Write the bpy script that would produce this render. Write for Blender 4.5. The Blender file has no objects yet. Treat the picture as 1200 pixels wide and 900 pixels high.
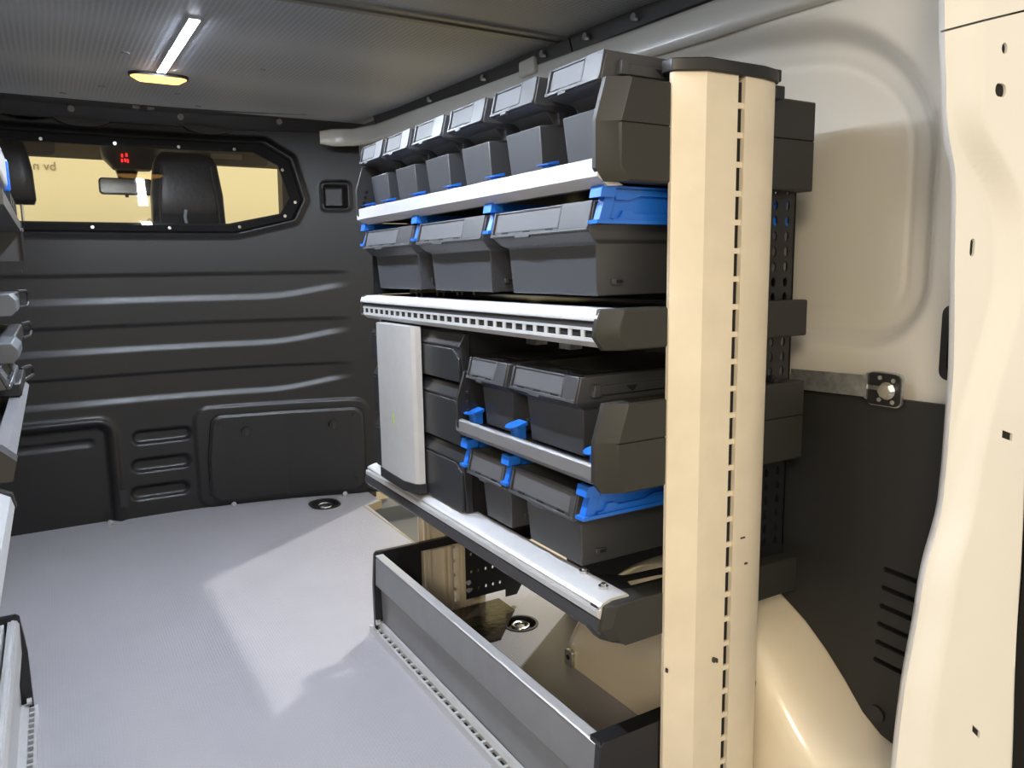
import bpy, bmesh, math, random
from mathutils import Matrix, Vector
random.seed(4)
S = bpy.context.scene
COL = S.collection

# ------------------------------------------------------------------ camera
cam_d = bpy.data.cameras.new('camera')
cam_d.sensor_width = 36.0
cam_d.lens = 27.0
cam_d.clip_start = 0.02
cam = bpy.data.objects.new('camera', cam_d)
COL.objects.link(cam)
RC = ((0.858, -0.089, 0.505), (-0.513, -0.119, 0.850), (-0.016, -0.989, -0.148))
fwd = Vector([r[2] for r in RC]).normalized()
dwn = Vector([r[1] for r in RC]); dwn = (dwn - fwd * dwn.dot(fwd)).normalized()
rgt = dwn.cross(fwd).normalized()
cam.matrix_world = Matrix(((rgt.x, -dwn.x, -fwd.x, 0.0), (rgt.y, -dwn.y, -fwd.y, 0.0), (rgt.z, -dwn.z, -fwd.z, 1.05), (0, 0, 0, 1)))
S.camera = cam

# ------------------------------------------------------------------ world, sun, exposure
W = bpy.data.worlds.new('showroom_light')
S.world = W
W.use_nodes = True
bg = W.node_tree.nodes['Background']
bg.inputs[0].default_value = (1.0, 0.89, 0.72, 1)
bg.inputs[1].default_value = 1.15
sun_d = bpy.data.lights.new('sun', 'SUN')
sun_d.energy = 2.1
sun_d.angle = 0.022
sun_d.color = (1.0, 0.98, 0.92)
sun = bpy.data.objects.new('sun', sun_d)
COL.objects.link(sun)
sun.rotation_euler = Vector((-0.90, -0.64, -1.58)).to_track_quat('-Z', 'Y').to_euler()
LED_POWER = 520.0
lamp_d = bpy.data.lights.new('showroom_lamp', 'AREA')
lamp_d.shape = 'DISK'
lamp_d.size = 0.8
lamp_d.energy = 68
lamp_d.color = (1.0, 0.84, 0.60)
lamp = bpy.data.objects.new('showroom_lamp', lamp_d)
COL.objects.link(lamp)
lamp.location = (-1.8, -1.6, 2.3)
lamp.rotation_euler = (Vector((1.0, 0.9, 0.8)) - Vector(lamp.location)).to_track_quat('-Z', 'Y').to_euler()
vs = S.view_settings
vs.view_transform = 'Standard'
vs.look = 'None'
vs.gamma = 1.0
vs.use_curve_mapping = False
vs.exposure = 0.0


# ------------------------------------------------------------------ materials
def mat(name, col, rough=0.5, metal=0.0, spec=0.5, noise=0.0, nscale=40.0, bump=0.0, bscale=200.0, coat=0.0):
    m = bpy.data.materials.new(name)
    m.use_nodes = True
    nt = m.node_tree
    b = nt.nodes['Principled BSDF']
    b.inputs['Base Color'].default_value = (*col, 1)
    b.inputs['Roughness'].default_value = rough
    b.inputs['Metallic'].default_value = metal
    b.inputs['Specular IOR Level'].default_value = spec
    b.inputs['Coat Weight'].default_value = coat
    b.inputs['Coat Roughness'].default_value = 0.08
    tc = nt.nodes.new('ShaderNodeTexCoord')
    if noise > 0:
        n = nt.nodes.new('ShaderNodeTexNoise')
        n.inputs['Scale'].default_value = nscale
        n.inputs['Detail'].default_value = 4
        nt.links.new(tc.outputs['Object'], n.inputs['Vector'])
        r = nt.nodes.new('ShaderNodeValToRGB')
        r.color_ramp.elements[0].color = (*[c * (1 - noise) for c in col], 1)
        r.color_ramp.elements[1].color = (*[min(1, c * (1 + noise)) for c in col], 1)
        r.color_ramp.elements[0].position = 0.3
        r.color_ramp.elements[1].position = 0.7
        nt.links.new(n.outputs['Fac'], r.inputs['Fac'])
        nt.links.new(r.outputs['Color'], b.inputs['Base Color'])
    if bump > 0:
        n2 = nt.nodes.new('ShaderNodeTexNoise')
        n2.inputs['Scale'].default_value = bscale
        nt.links.new(tc.outputs['Object'], n2.inputs['Vector'])
        bp = nt.nodes.new('ShaderNodeBump')
        bp.inputs['Strength'].default_value = bump
        bp.inputs['Distance'].default_value = 0.002
        nt.links.new(n2.outputs['Fac'], bp.inputs['Height'])
        nt.links.new(bp.outputs['Normal'], b.inputs['Normal'])
    return m


def emit(name, col, power):
    m = bpy.data.materials.new(name)
    m.use_nodes = True
    nt = m.node_tree
    nt.nodes.clear()
    e = nt.nodes.new('ShaderNodeEmission')
    e.inputs[0].default_value = (*col, 1)
    e.inputs[1].default_value = power
    o = nt.nodes.new('ShaderNodeOutputMaterial')
    nt.links.new(e.outputs[0], o.inputs[0])
    return m


M = {}
M['charcoal'] = mat('charcoal_plastic', (0.045, 0.047, 0.053), 0.42, bump=0.15, bscale=700)
M['charcoal_cap'] = mat('charcoal_cap_plastic', (0.019, 0.0185, 0.017), 0.55, bump=0.15, bscale=600)
M['insert'] = mat('label_insert_plastic', (0.085, 0.087, 0.095), 0.55, spec=0.35)
M['black_plastic'] = mat('black_plastic', (0.012, 0.012, 0.014), 0.45)
M['drawer'] = mat('drawer_black_plastic', (0.016, 0.017, 0.020), 0.4)
M['black_steel'] = mat('black_coated_steel', (0.008, 0.008, 0.010), 0.4, bump=0.1, bscale=500)
M['dark_hole'] = mat('painted_hole_shade', (0.004, 0.004, 0.004), 0.9)  # near-black colour stands for the shade inside holes, notches and slots
M['alu'] = mat('anodised_aluminium', (0.60, 0.60, 0.61), 0.38, metal=0.55, noise=0.03, nscale=30)
M['alu_white'] = mat('satin_aluminium_top', (0.48, 0.485, 0.50), 0.45, metal=0.2, noise=0.03, nscale=25)
M['alu_post'] = mat('satin_aluminium_post', (0.70, 0.63, 0.51), 0.5, metal=0.15, noise=0.04, nscale=14)  # cream cast puts the reflected warm surroundings into the aluminium colour
M['alu_grey'] = mat('grey_aluminium_panel', (0.21, 0.21, 0.222), 0.42, metal=0.35, noise=0.05, nscale=20)
M['alu_dark'] = mat('dark_anodised_rail', (0.05, 0.05, 0.055), 0.4, metal=0.3)
M['blue'] = mat('blue_plastic', (0.012, 0.13, 0.58), 0.38)
M['paint'] = mat('white_body_paint', (0.58, 0.555, 0.50), 0.25, coat=0.6)
M['paint_pillar'] = mat('white_body_paint_pillar', (0.71, 0.705, 0.69), 0.32, noise=0.02, nscale=5, coat=0.4)
M['black_panel'] = mat('black_side_lining', (0.013, 0.013, 0.013), 0.6, bump=0.2, bscale=400)
M['bulkhead'] = mat('dark_bulkhead_plastic', (0.010, 0.010, 0.0105), 0.36, spec=0.42, bump=0.06, bscale=500)
M['hatch'] = mat('black_hatch_plastic', (0.006, 0.006, 0.007), 0.38, bump=0.1, bscale=500)
M['gasket'] = mat('black_rubber_gasket', (0.005, 0.005, 0.006), 0.7, spec=0.2)
M['chrome'] = mat('zinc_plated_steel', (0.65, 0.66, 0.66), 0.25, metal=1.0)
M['galv'] = mat('galvanised_steel', (0.55, 0.56, 0.55), 0.35, metal=0.85, noise=0.25, nscale=60)
M['arch'] = mat('painted_wheel_arch', (0.80, 0.71, 0.55), 0.22, noise=0.04, nscale=4, coat=0.6)  # white body paint, its colour raised and warmed for the light falling on it
M['seat'] = mat('dark_seat_fabric', (0.022, 0.022, 0.026), 0.35, bump=0.4, bscale=60)
M['headliner'] = mat('cab_headliner', (0.19, 0.165, 0.13), 0.9)
M['console'] = mat('cab_console_plastic', (0.05, 0.048, 0.045), 0.5)
M['mirror'] = mat('mirror_glass', (0.28, 0.27, 0.23), 0.25, metal=0.4)
M['wall_room'] = mat('cream_showroom_wall', (1.0, 0.94, 0.60), 0.8)
M['ground'] = mat('showroom_floor', (0.45, 0.40, 0.32), 0.5)
M['amber_edge'] = mat('yellowed_floor_edge', (0.30, 0.25, 0.14), 0.6)
M['case'] = mat('grey_case_plastic', (0.075, 0.08, 0.092), 0.45)
M['clear_blue'] = mat('pale_clear_plastic', (0.42, 0.47, 0.55), 0.2)
M['header'] = mat('grey_painted_header', (0.48, 0.475, 0.44), 0.22, coat=0.6)
M['ink'] = mat('faded_grey_ink', (0.42, 0.35, 0.22), 0.8)
M['strip_black'] = mat('black_trim_strip', (0.018, 0.018, 0.02), 0.5)
M['dirt'] = mat('black_scuff', (0.05, 0.045, 0.04), 0.9)
M['foot'] = mat('brown_black_foot_plate', (0.03, 0.024, 0.018), 0.25, metal=0.4, bump=0.6, bscale=50)
M['led'] = emit('led_diffuser', (0.80, 0.88, 1.0), LED_POWER)
M['led_rear'] = emit('led_diffuser_rear', (0.80, 0.88, 1.0), LED_POWER * 0.85)
M['amber'] = emit('amber_lens', (1.0, 0.50, 0.12), 4.0)
M['red_led'] = emit('red_display', (1.0, 0.03, 0.03), 1.6)


def floor_material():
    m = mat('grey_embossed_floor', (0.33, 0.33, 0.36), 0.42)
    nt = m.node_tree
    b = nt.nodes['Principled BSDF']
    tc = nt.nodes.new('ShaderNodeTexCoord')
    mp = nt.nodes.new('ShaderNodeMapping')
    mp.inputs['Rotation'].default_value = (0, 0, math.radians(90))
    br = nt.nodes.new('ShaderNodeTexBrick')
    br.inputs['Scale'].default_value = 34
    br.inputs['Mortar Size'].default_value = 0.045
    br.inputs['Mortar Smooth'].default_value = 0.6
    br.inputs['Color1'].default_value = (1, 1, 1, 1)
    br.inputs['Color2'].default_value = (1, 1, 1, 1)
    br.inputs['Mortar'].default_value = (0, 0, 0, 1)
    bp = nt.nodes.new('ShaderNodeBump')
    bp.inputs['Strength'].default_value = 0.35
    bp.inputs['Distance'].default_value = 0.003
    n = nt.nodes.new('ShaderNodeTexNoise')
    n.inputs['Scale'].default_value = 5
    n.inputs['Detail'].default_value = 6
    r = nt.nodes.new('ShaderNodeValToRGB')
    r.color_ramp.elements[0].color = (0.286, 0.280, 0.302, 1)
    r.color_ramp.elements[1].color = (0.332, 0.326, 0.350, 1)
    L = nt.links.new
    L(tc.outputs['Object'], mp.inputs[0])
    L(mp.outputs[0], br.inputs['Vector'])
    L(br.outputs['Color'], bp.inputs['Height'])
    L(bp.outputs[0], b.inputs['Normal'])
    L(tc.outputs['Object'], n.inputs['Vector'])
    L(n.outputs['Fac'], r.inputs[0])
    L(r.outputs[0], b.inputs['Base Color'])
    return m


def ceiling_material():
    m = mat('dark_honeycomb_ceiling', (0.06, 0.06, 0.06), 0.5)
    nt = m.node_tree
    b = nt.nodes['Principled BSDF']
    tc = nt.nodes.new('ShaderNodeTexCoord')
    mp = nt.nodes.new('ShaderNodeMapping')
    v = nt.nodes.new('ShaderNodeTexVoronoi')
    v.inputs['Scale'].default_value = 75
    v.inputs['Randomness'].default_value = 0.0
    r = nt.nodes.new('ShaderNodeValToRGB')
    r.color_ramp.elements[0].position = 0.25
    r.color_ramp.elements[0].color = (0.180, 0.194, 0.218, 1)  # lifted bluish tones stand for the strip light's glow on the panels
    r.color_ramp.elements[1].position = 0.55
    r.color_ramp.elements[1].color = (0.275, 0.295, 0.328, 1)
    bp = nt.nodes.new('ShaderNodeBump')
    bp.inputs['Strength'].default_value = 0.3
    bp.inputs['Distance'].default_value = 0.002
    L = nt.links.new
    L(tc.outputs['Object'], mp.inputs[0])
    L(mp.outputs[0], v.inputs['Vector'])
    L(v.outputs['Distance'], r.inputs[0])
    L(r.outputs[0], b.inputs['Base Color'])
    L(v.outputs['Distance'], bp.inputs['Height'])
    L(bp.outputs[0], b.inputs['Normal'])
    return m


def glass_material():
    m = bpy.data.materials.new('window_glass')
    m.use_nodes = True
    nt = m.node_tree
    nt.nodes.clear()
    t = nt.nodes.new('ShaderNodeBsdfTransparent')
    t.inputs[0].default_value = (0.98, 0.98, 0.97, 1)
    g = nt.nodes.new('ShaderNodeBsdfGlossy')
    g.inputs['Roughness'].default_value = 0.02
    f = nt.nodes.new('ShaderNodeFresnel')
    f.inputs[0].default_value = 1.6
    x = nt.nodes.new('ShaderNodeMixShader')
    o = nt.nodes.new('ShaderNodeOutputMaterial')
    L = nt.links.new
    L(f.outputs[0], x.inputs[0]); L(t.outputs[0], x.inputs[1]); L(g.outputs[0], x.inputs[2]); L(x.outputs[0], o.inputs[0])
    return m


M['floor'] = floor_material()
M['ceiling'] = ceiling_material()
M['glass'] = glass_material()


# ------------------------------------------------------------------ mesh helpers
class MB:
    def __init__(s):
        s.v = []
        s.f = []

    def add(s, vs_, fs):
        o = len(s.v)
        s.v += [tuple(v) for v in vs_]
        s.f += [tuple(i + o for i in f) for f in fs]
        return s

    def box(s, x0, x1, y0, y1, z0, z1):
        return s.add([(x0, y0, z0), (x1, y0, z0), (x1, y1, z0), (x0, y1, z0), (x0, y0, z1), (x1, y0, z1), (x1, y1, z1), (x0, y1, z1)],
                     [(3, 2, 1, 0), (4, 5, 6, 7), (0, 1, 5, 4), (1, 2, 6, 5), (2, 3, 7, 6), (3, 0, 4, 7)])

    def loft(s, rings, cap0=True, cap1=True, close=True):
        n = len(rings[0])
        vs_ = [p for r in rings for p in r]
        fs = []
        for k in range(len(rings) - 1):
            for i in range(n if close else n - 1):
                j = (i + 1) % n
                fs.append((k * n + i, k * n + j, (k + 1) * n + j, (k + 1) * n + i))
        if cap0:
            fs.append(tuple(reversed(range(n))))
        if cap1:
            fs.append(tuple(range((len(rings) - 1) * n, len(rings) * n)))
        return s.add(vs_, fs)

    def prism(s, prof, axis, a0, a1):
        if axis == 'y':
            P = lambda p, a: (p[0], a, p[1])
        elif axis == 'x':
            P = lambda p, a: (a, p[0], p[1])
        else:
            P = lambda p, a: (p[0], p[1], a)
        return s.loft([[P(p, a0) for p in prof], [P(p, a1) for p in prof]])

    def cyl(s, c, r, h, axis='z', n=16, r2=None):
        r2 = r if r2 is None else r2
        rings = []
        for rr, a in ((r, 0), (r2, h)):
            ring = []
            for i in range(n):
                t = 2 * math.pi * i / n
                u, w = rr * math.cos(t), rr * math.sin(t)
                if axis == 'z':
                    ring.append((c[0] + u, c[1] + w, c[2] + a))
                elif axis == 'x':
                    ring.append((c[0] + a, c[1] + u, c[2] + w))
                else:
                    ring.append((c[0] + u, c[1] + a, c[2] + w))
            rings.append(ring)
        return s.loft(rings)

    def tube(s, pts, r, n=8):
        pts = [Vector(p) for p in pts]
        rings = []
        for i, p in enumerate(pts):
            d = (pts[min(i + 1, len(pts) - 1)] - pts[max(i - 1, 0)]).normalized()
            a = Vector((0, 0, 1)) if abs(d.z) < 0.9 else Vector((1, 0, 0))
            u = d.cross(a).normalized()
            w = u.cross(d)
            rings.append([tuple(p + u * (r * math.cos(2 * math.pi * k / n)) + w * (r * math.sin(2 * math.pi * k / n))) for k in range(n)])
        return s.loft(rings)

    def build(s, name, m, parent=None, bevel=0.0, seg=2, smooth=35, inv=True):
        me = bpy.data.meshes.new(name)
        me.from_pydata(s.v, [], s.f)
        bm = bmesh.new()
        bm.from_mesh(me)
        bmesh.ops.recalc_face_normals(bm, faces=bm.faces)
        bm.to_mesh(me)
        bm.free()
        me.materials.append(M[m] if isinstance(m, str) else m)
        if smooth:
            for p in me.polygons:
                p.use_smooth = True
            me.set_sharp_from_angle(angle=math.radians(smooth))
        o = bpy.data.objects.new(name, me)
        COL.objects.link(o)
        if parent:
            o.parent = parent
            if inv:
                off = Vector(parent.location)
                if parent.parent:
                    off = Vector(parent.get('base_loc', (0, 0, 0)))
                if off.length > 0 and not parent.parent:
                    o.matrix_parent_inverse = Matrix.Translation(-off)
        if bevel:
            b = o.modifiers.new('bevel', 'BEVEL')
            b.width = bevel
            b.segments = seg
            b.limit_method = 'ANGLE'
            b.angle_limit = math.radians(30)
        return o


def cut(o, cutter):
    """real holes: boolean difference, baked into the mesh"""
    c = cutter.build('cutter', 'dark_hole', smooth=0)
    md = o.modifiers.new('cut', 'BOOLEAN')
    md.object = c
    md.operation = 'DIFFERENCE'
    md.solver = 'EXACT'
    dg = bpy.context.evaluated_depsgraph_get()
    dg.update()
    me = bpy.data.meshes.new_from_object(o.evaluated_get(dg))
    o.modifiers.remove(md)
    old = o.data
    o.data = me
    bpy.data.meshes.remove(old)
    cm = c.data
    bpy.data.objects.remove(c)
    bpy.data.meshes.remove(cm)
    me.set_sharp_from_angle(angle=math.radians(30))


def tag(o, label=None, cat=None, group=None, kind=None):
    if label: o['label'] = label
    if cat: o['category'] = cat
    if group: o['group'] = group
    if kind: o['kind'] = kind
    return o


def empty(name, loc=(0, 0, 0), rz=0.0):
    o = bpy.data.objects.new(name, None)
    o.empty_display_size = 0.05
    COL.objects.link(o)
    o.location = loc
    o.rotation_euler = (0, 0, rz)
    return o


def copy_tree(o, parent=None):
    c = o.copy()
    COL.objects.link(c)
    c.parent = parent
    if parent:
        c.matrix_parent_inverse = o.matrix_parent_inverse.copy()
    for ch in list(o.children):
        copy_tree(ch, c)
    return c


def sstep(a, b, x):
    t = max(0.0, min(1.0, (x - a) / (b - a)))
    return t * t * (3 - 2 * t)


def rrect(cx, cy, hx, hy, r, n=6):
    pts = []
    for sx, sy, a0 in ((1, 1, 0), (-1, 1, 90), (-1, -1, 180), (1, -1, 270)):
        for i in range(n + 1):
            a = math.radians(a0 + 90 * i / n)
            pts.append((cx + sx * (hx - r) + r * math.cos(a), cy + sy * (hy - r) + r * math.sin(a)))
    return pts


def sd_rrect(px, py, x0, x1, y0, y1, r):
    qx = abs(px - (x0 + x1) / 2) - (x1 - x0) / 2 + r
    qy = abs(py - (y0 + y1) / 2) - (y1 - y0) / 2 + r
    return math.hypot(max(qx, 0), max(qy, 0)) + min(max(qx, qy), 0) - r


def zc(y):
    return 1.605 + 0.025 * y


# ================================================================== THE VAN SHELL
# ---- floor with the step well of the side door
fl = MB()
pts = [(-0.70, 0.55), (1.30, 0.55), (1.30, 2.35), (1.128, 2.45), (1.150, 3.235), (1.225, 3.27), (1.225, 3.60), (0.9, 3.75), (-0.70, 3.75)]
fl.prism(pts, 'z', -0.035, 0.0)
floor = tag(fl.build('floor', 'floor', smooth=0), kind='structure')
ed = MB()
ed.box(1.128, 1.134, 2.45, 3.235, -0.034, 0.0015)
ed.prism([(1.146, 3.233), (1.152, 3.228), (1.229, 3.266), (1.225, 3.274)], 'z', -0.034, 0.0015)
ed.build('floor_edge', 'amber_edge', floor)
st = MB()
st.box(1.10, 1.62, 2.2, 3.40, -0.13, -0.10)
st.box(1.10, 1.125, 2.2, 3.40, -0.10, -0.036)
st.box(1.10, 1.62, 3.26, 3.40, -0.10, -0.036)
tag(st.build('trim_5', mat('dark_step_plastic', (0.10, 0.10, 0.095), 0.5)), kind='structure')

# oval tie-down recess by the bulkhead, round one inside the trough
cutter = MB()
cutter.prism(rrect(0.99, 3.36, 0.060, 0.075, 0.058, 8), 'z', -0.02, 0.02)
cutter.cyl((1.119, 1.855, -0.02), 0.047, 0.05, n=28)
cutter.prism(rrect(0.96, 1.62, 0.012, 0.045, 0.011, 6), 'z', -0.01, 0.02)
cut(floor, cutter)


def tie_down(name, x, y, rx, ry, label):
    t = tag(empty(name, (x, y, 0.0)), label, 'tie-down', 'floor tie-downs')
    MB().prism(rrect(x, y, rx * 0.97, ry * 0.97, min(rx, ry) * 0.93, 8), 'z', -0.030, -0.018).build('cup', 'black_plastic', t)
    m = MB()
    o_ = rrect(x, y, rx * 1.12, ry * 1.12, min(rx, ry) * 1.08, 8)
    i_ = rrect(x, y, rx * 0.96, ry * 0.96, min(rx, ry) * 0.92, 8)
    m.loft([[(p[0], p[1], 0.0) for p in o_], [(p[0], p[1], 0.003) for p in o_], [(p[0], p[1], 0.003) for p in i_], [(p[0], p[1], -0.018) for p in i_]], False, False)
    m.build('collar', 'black_plastic', t)
    ring = [(x + 0.5 * rx * math.cos(a * math.pi / 8), y + 0.5 * ry * math.sin(a * math.pi / 8), -0.006) for a in range(17)]
    MB().tube(ring, 0.005).build('ring', 'chrome', t)
    MB().cyl((x, y, -0.018), rx * 0.25, 0.012, n=10).build('bolt', 'chrome', t)


tie_down('floor_tie_down', 0.99, 3.36, 0.060, 0.075, 'black oval tie-down recess in the open grey floor near the bulkhead hatch')
tie_down('floor_tie_down', 1.119, 1.855, 0.047, 0.047, 'round black tie-down cup with ring on the floor inside the low trough')


# ---- ceiling: two honeycomb panels, joint strip
def ceil_sheet(name, x0, x1, y0, y1, dz, th, m, parent=None):
    b = MB()
    b.add([(x, y, zc(y) + dz + k * th) for k in (0, 1) for (x, y) in ((x0, y0), (x1, y0), (x1, y1), (x0, y1))],
          [(0, 1, 2, 3), (7, 6, 5, 4), (0, 4, 5, 1), (1, 5, 6, 2), (2, 6, 7, 3), (3, 7, 4, 0)])
    return b.build(name, m, parent)


ceiling = tag(ceil_sheet('ceiling', -0.75, 1.34, 0.55, 3.68, 0.02, 0.03, 'strip_black'), kind='structure')
ceil_sheet('panel', -0.70, 1.245, 1.805, 3.33, 0.0, 0.02, 'ceiling', ceiling)
ceil_sheet('panel', -0.70, 1.245, 0.60, 1.745, 0.0, 0.02, 'ceiling', ceiling)
j = MB()
for (ya, yb_, d) in ((1.743, 1.762, -0.006), (1.762, 1.787, -0.001), (1.787, 1.807, -0.006)):
    j.add([(x, y, zc(y) + d + k * 0.016) for k in (0, 1) for (x, y) in ((-0.70, ya), (1.245, ya), (1.245, yb_), (-0.70, yb_))],
          [(0, 1, 2, 3), (7, 6, 5, 4), (0, 4, 5, 1), (1, 5, 6, 2), (2, 6, 7, 3), (3, 7, 4, 0)])
j.build('joint_strip', mat('grey_joint_profile', (0.16, 0.16, 0.155), 0.45, metal=0.3), ceiling)
for (x, y) in ((0.24, 2.50), (0.62, 2.52), (0.21, 3.03), (0.45, 3.04), (0.10, 3.22), (0.55, 3.24), (0.95, 3.22)):
    MB().cyl((x, y, zc(y) - 0.003), 0.011, 0.006, n=10, r2=0.011).build('screw', 'alu_grey', ceiling)
# winged headliner clip between bulkhead and ceiling
wc = MB()
wc.prism([(0.33, 3.345), (0.405, 3.345), (0.395, 3.37), (0.34, 3.37)], 'z', zc(3.35) - 0.010, zc(3.35) - 0.002)
wc.build('clip', 'alu_grey', ceiling)
wcc = MB(); wcc.box(0.355, 0.380, 3.338, 3.372, zc(3.35) - 0.016, zc(3.35) - 0.002)
wcc.build('clip_core', 'black_plastic', ceiling)


# ---- bulkhead
def ybulk(x):
    return 3.625 - 0.19 * (max(0, x - 0.30) / 0.92) ** 2 - 0.19 * (max(0, -0.40 - x) / 0.6) ** 2


WC = 0.30
WIN = [(0.56, 1.612), (0.665, 1.545), (0.708, 1.37), (0.665, 1.285), (0.43, 1.228)]
win_out = [(WC + a, b) for a, b in WIN] + [(WC - a, b) for a, b in reversed(WIN)]


def inset_poly(poly, d):
    n = len(poly)
    out = []
    for i in range(n):
        p0, p1, p2 = Vector(poly[i - 1]), Vector(poly[i]), Vector(poly[(i + 1) % n])
        e1, e2 = (p1 - p0).normalized(), (p2 - p1).normalized()
        n1, n2 = Vector((e1.y, -e1.x)), Vector((e2.y, -e2.x))
        b = (n1 + n2).normalized()
        out.append(tuple(p1 + b * (d / max(0.3, b.dot(n1)))))
    return out


def in_poly(poly, x, y):
    c = False
    for i in range(len(poly)):
        (x1, y1), (x2, y2) = poly[i - 1], poly[i]
        if (y1 > y) != (y2 > y) and x < (x2 - x1) * (y - y1) / (y2 - y1) + x1:
            c = not c
    return c


def sd_poly(poly, x, y):
    d = 9.0
    for i in range(len(poly)):
        a, b = Vector(poly[i - 1]), Vector(poly[i])
        p = Vector((x, y))
        t = max(0, min(1, (p - a).dot(b - a) / (b - a).length_squared))
        d = min(d, (p - a - (b - a) * t).length)
    return -d if in_poly(poly, x, y) else d


def relief(x, z):
    """positive = towards the load space"""
    r = 0.0
    u = abs(x - WC)
    for zb, zt, sl in ((0.945, 1.048, 0.30), (0.738, 0.836, 0.38), (0.520, 0.628, 0.46)):
        zbl = zb + 0.05 * sstep(0.45, 0.92, u) ** 1.5
        k = 1 - sstep(0.78, 0.90, u)
        hw = 0.012
        dep = 2 * hw * sl
        a = max(0.0, min(1.0, (z - (zbl - hw)) / (2 * hw))) * (1 - sstep(zt - 0.006, zt + 0.008, z))
        r -= dep * k * a
    # raised surround of the window
    if z > 1.1:
        d = sd_poly(win_out, x, z)
        if d < 0.1:
            r += 0.014 * (1 - sstep(0.004, 0.032, d)) * sstep(-0.008, 0.004, d)
            r -= 0.010 * (1 - sstep(-0.01, 0.0, d))
    # rounded pocket on the driver's side
    d = sd_rrect(x, z, -0.60, 0.185, -0.20, 0.45, 0.07)
    r += 0.016 * math.exp(-((d + 0.008) / 0.014) ** 2)
    r -= 0.022 * (1 - sstep(-0.045, -0.025, d))
    if x < 0.13 and 0.3 < z < 0.42:
        d = sd_rrect(x, z, -0.5, 0.10, 0.335, 0.365, 0.014)
        r -= 0.010 * (1 - sstep(-0.008, 0.004, d))
    # three pressed pills in the middle
    for i, zz in enumerate((0.352, 0.228, 0.106)):
        d = sd_rrect(x, z, 0.245 - 0.012 * i, 0.485 - 0.012 * i, zz - 0.032, zz + 0.032, 0.031)
        r -= 0.020 * (1 - sstep(-0.016, 0.004, d))
    # frame behind the hatch
    d = sd_rrect(x, z, 0.50, 1.24, 0.0, 0.455, 0.06)
    r += 0.010 * (1 - sstep(-0.004, 0.010, d))
    # scalloped top
    if z > 1.60:
        for cx in (-0.02, 0.62):
            d = math.hypot((x - cx) / 2.0, z - 1.715) - 0.055
            r -= 0.05 * (1 - sstep(-0.012, 0.004, d))
    # small square vent recess
    d = sd_rrect(x, z, 1.095, 1.195, 1.335, 1.440, 0.010)
    r += 0.008 * math.exp(-((d - 0.004) / 0.008) ** 2) - 0.025 * (1 - sstep(-0.014, -0.002, d))
    return r


bk = MB()
nx, nz = 300, 300
xs = [-0.70 + 2.02 * i / nx for i in range(nx + 1)]
zs = [0.0 + 1.70 * k / nz for k in range(nz + 1)]
bk.v = [(x, ybulk(x) - relief(x, z), z) for z in zs for x in xs]
hole = inset_poly(win_out, -0.022) if False else inset_poly(win_out, 0.0)
hx = [(WC + (p[0] - WC) * 0.965, 1.42 + (p[1] - 1.42) * 0.94) for p in win_out]
for k in range(nz):
    for i in range(nx):
        if not in_poly(hx, (xs[i] + xs[i + 1]) / 2, (zs[k] + zs[k + 1]) / 2):
            a = k * (nx + 1) + i
            bk.f.append((a, a + 1, a + nx + 2, a + nx + 1))
bulk = tag(bk.build('wall_front', 'bulkhead', smooth=60), kind='structure')


def shrink(poly, kx, kz, cz=1.42):
    return [(WC + (p[0] - WC) * kx, cz + (p[1] - cz) * kz) for p in poly]


def dens(poly, n=10):
    out = []
    for i in range(len(poly)):
        a, b = poly[i], poly[(i + 1) % len(poly)]
        for t in range(n):
            out.append((a[0] + (b[0] - a[0]) * t / n, a[1] + (b[1] - a[1]) * t / n))
    return out


# window: black printed border and glass
po, pi_ = dens(shrink(win_out, 0.988, 0.975)), dens(shrink(win_out, 0.925, 0.80))
w1 = MB()
w1.loft([[(p[0], ybulk(p[0]) + 0.010, p[1]) for p in po], [(p[0], ybulk(p[0]) - 0.004, p[1]) for p in po],
         [(p[0], ybulk(p[0]) - 0.004, p[1]) for p in pi_], [(p[0], ybulk(p[0]) + 0.010, p[1]) for p in pi_]], False, False)
win = tag(w1.build('window_1', 'gasket'), kind='structure')
gp = MB()
gn = 30
gx = [min(p[0] for p in pi_) - 0.01 + (max(p[0] for p in pi_) - min(p[0] for p in pi_) + 0.02) * i / gn for i in range(gn + 1)]


def zspan(x):
    zz = [p for p in pi_]
    lo, hi = 9, -9
    for i in range(len(zz)):
        (x1, z1), (x2, z2) = zz[i - 1], zz[i]
        if min(x1, x2) - 1e-6 <= x <= max(x1, x2) + 1e-6:
            t = 0 if abs(x2 - x1) < 1e-9 else (x - x1) / (x2 - x1)
            z = z1 + (z2 - z1) * t
            lo, hi = min(lo, z), max(hi, z)
    return (lo, hi) if hi > lo else (1.41, 1.43)


gp.v = []
for x in gx:
    lo, hi = zspan(max(min(p[0] for p in pi_) + 1e-4, min(max(p[0] for p in pi_) - 1e-4, x)))
    gp.v += [(x, 3.605 - 0.04 * (x - WC) - 0.07 * ((x - WC) / 0.8) ** 2 * (1 if x > WC else 0.3) - 0.006, lo - 0.01), (x, 3.605 - 0.04 * (x - WC) - 0.07 * ((x - WC) / 0.8) ** 2 * (1 if x > WC else 0.3) + 0.014, hi + 0.01)]
gp.f = [(2 * i, 2 * i + 2, 2 * i + 3, 2 * i + 1) for i in range(gn)]
gp.build('pane', 'glass', win)
for (x, z) in ((0.02, 1.583), (0.28, 1.583), (0.52, 1.583), (0.74, 1.583), (0.93, 1.50), (0.975, 1.36), (0.93, 1.30), (0.74, 1.252), (0.46, 1.246), (0.17, 1.246)):
    MB().cyl((x, ybulk(x) - 0.008, z), 0.007, 0.006, 'y', 8).build('window_screw', 'chrome', win)

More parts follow.
